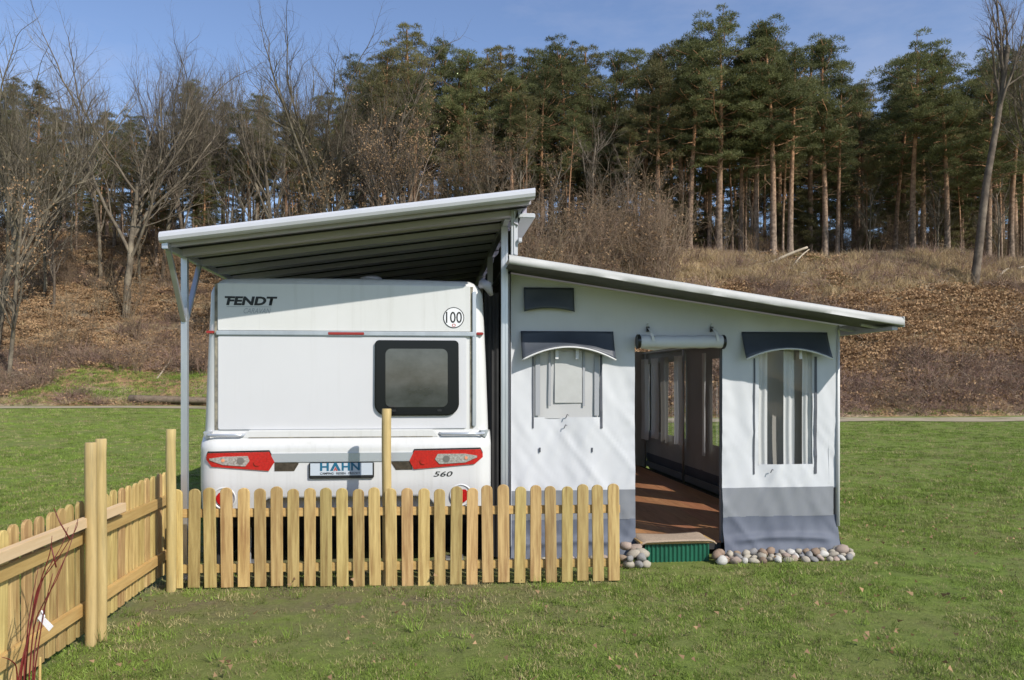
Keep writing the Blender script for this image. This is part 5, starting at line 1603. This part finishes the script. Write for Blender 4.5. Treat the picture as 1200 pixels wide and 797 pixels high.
# shrubs and saplings of the thicket
GSH = 'leafless shrubs of the thicket on the hill'
def add_shrub(x, y, s):
    k = random.randrange(len(SHRUBS))
    place('bare_shrub', ('tall loose leafless shrub', 'upright shrub with withered leaves', 'low spreading shrub with withered leaves', 'narrow upright leafless shrub')[k] + (' in the thicket behind the awning' if 2 < x < 16 else ' on the slope behind the shelter roof' if x <= 2 else ' under the pines above the bank'), 'shrub', SHRUBS[k], (x, y, ground_z(x, y) - 0.05), s, random.uniform(0, 6.28), GSH)
cnt = 0
while cnt < 118:
    u = random.random()
    if u < 0.5: px, Y, s = random.uniform(555, 800), random.uniform(43, 54), random.uniform(0.7, 1.25)
    elif u < 0.82: px, Y, s = random.uniform(-20, 540), random.uniform(50, 70), random.uniform(0.6, 1.1)
    else: px, Y, s = random.uniform(800, 1230), random.uniform(53, 62), random.uniform(0.4, 0.8)
    x = X_(px, Y)
    if Y < base_y(x) + 4: continue
    add_shrub(x, Y, s); cnt += 1

# ------------------------------------------------------------------ logs and fallen branches
def log(name, a, b_, r, label, cat='log', bend=0.15, key='bare_bark'):
    a = Vector(a); b_ = Vector(b_)
    w = Wood(); k = 9
    pts = []
    for i in range(k):
        t = i / (k - 1)
        p = a.lerp(b_, t); pts.append((p.x, p.y, max(p.z, ground_z(p.x, p.y) + r * 0.5) + bend * math.sin(t * math.pi) * 0.3))
    w.limb(pts, np.linspace(r, r * 0.7, k), 9)
    b2 = w.mesh(name, M[key]); o_ = link(name, b2)
    bm = bmesh.new(); bm.from_mesh(b2); bmesh.ops.holes_fill(bm, edges=bm.edges); bm.to_mesh(b2); bm.free()
    tag(o_, label, cat)
M['log'] = mat('log', (0.22, 0.17, 0.12), (0.13, 0.10, 0.075), scale=4, rough=0.9, spec=0.1)
M['dead_pale'] = mat('dead_pale', (0.42, 0.36, 0.28), (0.30, 0.25, 0.18), scale=3, rough=0.9, spec=0.1)
a = atY(152, 464, base_y(X_(152, 47)) + 0.6); b_ = atY(262, 464, base_y(X_(262, 47)) + 0.4)
a.z = ground_z(a.x, a.y) + 0.2; b_.z = ground_z(b_.x, b_.y) + 0.2
log('fallen_log', a, b_, 0.24, 'fallen grey log lying at the foot of the slope beside the path', key='log', bend=0)
p = hit(896, 312, 30); q = hit(946, 306, 30)
log('fallen_branch', p, q + Vector((0, 0, 0.9)), 0.11, 'pale broken branch lying on the mossy bank above the awning roof', 'branch', 0.25, 'dead_pale')
p = hit(925, 318, 30); q = hit(948, 305, 30)
log('fallen_branch', p, q + Vector((0, 0, 0.7)), 0.06, 'short pale branch crossing another on the mossy bank above the awning', 'branch', 0.5, 'dead_pale')
p = hit(1166, 330, 30); q = hit(1205, 318, 30)
log('fallen_branch', p, q + Vector((0, 0, 0.4)), 0.08, 'pale fallen branch on the bank beyond the leaning tree', 'branch', 0.5, 'dead_pale')
p = hit(1014, 385, 30); q = hit(1026, 403, 30)
log('fallen_branch', p + Vector((0, 0, 0.3)), q, 0.05, 'thin pale branch lying on the brown slope near the awning roof end', 'branch', 0.2, 'dead_pale')
p = hit(184, 445, 30); q = hit(204, 424, 30)
log('fallen_branch', p, q + Vector((0, 0, 0.3)), 0.06, 'crooked pale branch on the green patch of the slope', 'branch', 0.3, 'dead_pale')

# ================================================================== scattered ground cover (nobody could count it)
def scatter(name, label, cat, protos, pts, scl, rot, idx):
    """One object whose vertices carry a copy of one of the prototypes each."""
    coll = bpy.data.collections.new(name + '_pieces')
    for i, me in enumerate(protos):
        coll.objects.link(bpy.data.objects.new('%s_piece_%02d' % (name, i), me))
    me = bpy.data.meshes.new(name)
    me.vertices.add(len(pts)); me.vertices.foreach_set('co', np.asarray(pts, np.float32).ravel())
    for nm, ty, data in (('scl', 'FLOAT', scl), ('idx', 'INT', idx)):
        at_ = me.attributes.new(nm, ty, 'POINT'); at_.data.foreach_set('value', data)
    at_ = me.attributes.new('rot', 'FLOAT_VECTOR', 'POINT'); at_.data.foreach_set('vector', np.asarray(rot, np.float32).ravel())
    ob = link(name, me)
    tag(ob, label, cat, kind='stuff')
    ng = bpy.data.node_groups.new(name, 'GeometryNodeTree')
    ng.interface.new_socket('Geometry', in_out='INPUT', socket_type='NodeSocketGeometry')
    ng.interface.new_socket('Geometry', in_out='OUTPUT', socket_type='NodeSocketGeometry')
    N, L = ng.nodes, ng.links
    gi = N.new('NodeGroupInput'); go = N.new('NodeGroupOutput')
    io = N.new('GeometryNodeInstanceOnPoints'); ci = N.new('GeometryNodeCollectionInfo')
    ci.inputs['Collection'].default_value = coll
    ci.inputs['Separate Children'].default_value = True
    ci.inputs['Reset Children'].default_value = True
    def attr(nm, ty):
        a_ = N.new('GeometryNodeInputNamedAttribute'); a_.data_type = ty; a_.inputs['Name'].default_value = nm; return a_.outputs['Attribute']
    io.inputs['Pick Instance'].default_value = True
    L.new(gi.outputs[0], io.inputs['Points']); L.new(ci.outputs[0], io.inputs['Instance'])
    L.new(attr('idx', 'INT'), io.inputs['Instance Index']); L.new(attr('scl', 'FLOAT'), io.inputs['Scale'])
    e2r = N.new('FunctionNodeEulerToRotation')
    L.new(attr('rot', 'FLOAT_VECTOR'), e2r.inputs[0]); L.new(e2r.outputs[0], io.inputs['Rotation'])
    L.new(io.outputs[0], go.inputs[0])
    ob.modifiers.new('scatter', 'NODES').node_group = ng
    return ob

def tuft(n_, spread, h0, h1, w, lean, m, name='tuft'):
    az = rng.uniform(0, 6.28, n_); r = spread * np.sqrt(rng.uniform(0, 1, n_))
    P = np.stack([r * np.cos(az), r * np.sin(az), np.full(n_, -0.005)], 1)
    a2 = rng.uniform(0, 6.28, n_); l = rng.uniform(0.1, lean, n_)
    D = unit(np.stack([np.cos(a2) * l, np.sin(a2) * l, np.ones(n_)], 1))
    V, Fc = blades(P, D, rng.uniform(h0, h1, n_), rng.uniform(w * 0.6, w * 1.2, n_))
    return np_mesh(name, V, Fc, m)
def blocked(x, y):
    if XL - 0.1 < x < WX1 + 0.05 and 7.2 < y < 14.3: return True
    if WX0 < x < WX1 + 0.12 and 6.88 < y < 7.4: return True
    return False
gt = [tuft(36, 0.07, 0.012, 0.036, 0.0052, 1.7, M['grass']) for _ in range(4)] + [tuft(26, 0.07, 0.015, 0.04, 0.005, 1.6, M['grass_dry']) for _ in range(2)]
pts, idx, scl = [], [], []
def lawn_pts(y0, y1, dens, s0, s1):
    n_ = int(dens * (y1 - y0) * 0.70 * (y0 + y1))
    yy = rng.uniform(y0, y1, n_); xx = rng.uniform(-0.62, 0.80, n_) * yy
    for x, y in zip(xx, yy):
        if blocked(x, y) or y > base_y(x) - 4.6: continue
        v = noise.noise(Vector((x * 0.9, y * 0.9, 0.3))) + 0.5 * noise.noise(Vector((x * 2.7, y * 2.7, 5.3)))
        bare = sstep(-2.4, -2.2, x) * sstep(2.2, 0.3, x) * sstep(4.6, 5.9, y) if y < 7.2 else 0
        if random.random() < bare * 0.62: continue
        if v < -0.28 and random.random() < 0.6: continue
        pts.append((x, y, ground_z(x, y)))
        idx.append(random.randrange(4) if random.random() < 0.74 + v * 0.3 - bare * 0.3 else 4 + random.randrange(2))
        scl.append(random.uniform(s0, s1) * (1 + 0.5 * v))
lawn_pts(2.9, 6.2, 430, 0.7, 1.25)
lawn_pts(6.2, 10.0, 230, 0.8, 1.35)
lawn_pts(10.0, 17.0, 140, 0.9, 1.7)
lawn_pts(17.0, 29.0, 42, 1.2, 2.2)
lawn_pts(29.0, 43.0, 12, 1.8, 3.0)
n_ = len(pts)
rot = np.stack([rng.normal(0, 0.08, n_), rng.normal(0, 0.08, n_), rng.uniform(0, 6.28, n_)], 1)
scatter('lawn_grass', 'short green grass with dry blades covering the lawn', 'grass', gt, pts, np.array(scl, np.float32), rot, np.array(idx, np.int32))

# dry grass, leaf litter and brambles on the hill
def leafpatch(n_, spread, s, m):
    az = rng.uniform(0, 6.28, n_); r = spread * np.sqrt(rng.uniform(0, 1, n_))
    P = np.stack([r * np.cos(az), r * np.sin(az), rng.uniform(0.0, 0.08, n_)], 1)
    D = unit(rng.normal(size=(n_, 3)) * [1, 1, 0.45])
    V, Fc = blades(P, D, rng.uniform(0.6, 1.3, n_) * s, rng.uniform(0.5, 1.0, n_) * s)
    return np_mesh('leaves', V, Fc, m)
def brush(n_, h, m, spread=0.5, flat=0.8):
    w = Wood()
    for i in range(n_):
        az = rng.uniform(0, 6.28); r = spread * math.sqrt(rng.uniform())
        p0 = [r * math.cos(az), r * math.sin(az), -0.05]
        d = unit(np.array([rng.normal() * flat, rng.normal() * flat, 1.0]))
        pp, _ = wander(p0, d, h * rng.uniform(0.5, 1.2), 4, 0.28, -0.06)
        w.limb(pp, np.linspace(0.012, 0.004, 5), 3)
    return w.mesh('brush', m)
hp = [leafpatch(80, 0.7, 0.12, M['dead_leaf']), leafpatch(50, 0.7, 0.12, M['dead_leaf']), tuft(60, 0.35, 0.25, 0.6, 0.02, 1.0, M['straw']), tuft(50, 0.3, 0.2, 0.45, 0.02, 1.3, M['straw']),
      brush(34, 0.9, M['bramble']), brush(30, 0.7, M['bramble'], 0.6), tuft(50, 0.35, 0.08, 0.2, 0.02, 1.4, M['moss']), brush(26, 1.1, M['shrub_twig'], 0.5), tuft(60, 0.4, 0.06, 0.18, 0.02, 1.4, M['grass']), brush(9, 1.3, M['dead_pale'], 0.6, 5.0)]
pts, idx, scl = [], [], []
for _ in range(34000):
    Y = random.uniform(34, 78) if random.random() < 0.75 else random.uniform(34, 55)
    px = random.uniform(-40, 1240); x = X_(px, Y)
    u = Y - base_y(x)
    if u < 0.2: continue
    L_ = hill_L(x); s = u / L_
    if s > 1.25 and random.random() < 0.6: continue
    v = noise.noise(Vector((x * 0.18, Y * 0.22, 8.0))); v2 = noise.noise(Vector((x * 0.3, Y * 0.3, 28.0)))
    r_ = random.random()
    if s < 0.30 + 0.15 * v: i = random.choice((4, 5, 7, 4, 0, 1, 3)) if r_ < 0.85 else 1
    elif x > 12 and s > 0.68 + 0.1 * v2: i = random.choice((2, 2, 3, 3, 6, 2, 5)) if v > -0.25 else random.choice((6, 6, 3, 0))
    else: i = random.choice((0, 1, 0, 1, 3, 0)) if v + v2 * 0.6 < 0.18 else random.choice((4, 5, 7, 2, 0))
    if random.random() < 0.035: i = 9
    if -10 < x + 19 < 12 and 0 < u < 5.5 and noise.noise(Vector((x * 0.25, Y * 0.3, 2))) > -0.15 + (abs(x + 16) - 4) * 0.08: i = 8
    if u < 1.0: i = random.choice((8, 8, 3, 4, 1))
    pts.append((x, Y, ground_z(x, Y) - 0.02)); idx.append(i); scl.append(random.uniform(0.7, 1.4) * (0.8 if u < 1.5 else 1.0))
n_ = len(pts)
rot = np.stack([rng.normal(0, 0.15, n_), rng.normal(0, 0.15, n_), rng.uniform(0, 6.28, n_)], 1)
scatter('hillside_cover', 'brown leaf litter, dry grass and brambles covering the hillside', 'undergrowth', hp, pts, np.array(scl, np.float32), rot, np.array(idx, np.int32))

fp, fi, fs = FAR
n_ = len(fp)
rot = np.stack([np.zeros(n_), np.zeros(n_), rng.uniform(0, 6.28, n_)], 1)
scatter('far_wood', 'dim young growth filling the depth of the wood', 'wood', FW, fp, np.array(fs, np.float32), rot, np.array(fi, np.int32))

# withered leaves and flat weeds strewn over the lawn
lp = [leafpatch(2, 0.05, 0.035, M['dead_leaf']), leafpatch(1, 0.02, 0.04, M['dead_leaf']), tuft(16, 0.05, 0.03, 0.07, 0.016, 3.5, M['moss']), tuft(20, 0.05, 0.06, 0.11, 0.006, 0.9, M['grass'])]
pts, idx, scl = [], [], []
for _ in range(900):
    y = 3 + 12 * random.random() ** 1.2; x = random.uniform(-0.62, 0.8) * y
    if blocked(x, y): continue
    pts.append((x, y, ground_z(x, y) + 0.015)); idx.append(random.choice((0, 1, 1, 3))); scl.append(random.uniform(0.6, 1.2))
n_ = len(pts)
rot = np.stack([rng.normal(0, 0.2, n_), rng.normal(0, 0.2, n_), rng.uniform(0, 6.28, n_)], 1)
scatter('lawn_weeds', 'withered leaves and small weeds strewn over the lawn', 'weeds', lp, pts, np.array(scl, np.float32), rot, np.array(idx, np.int32))
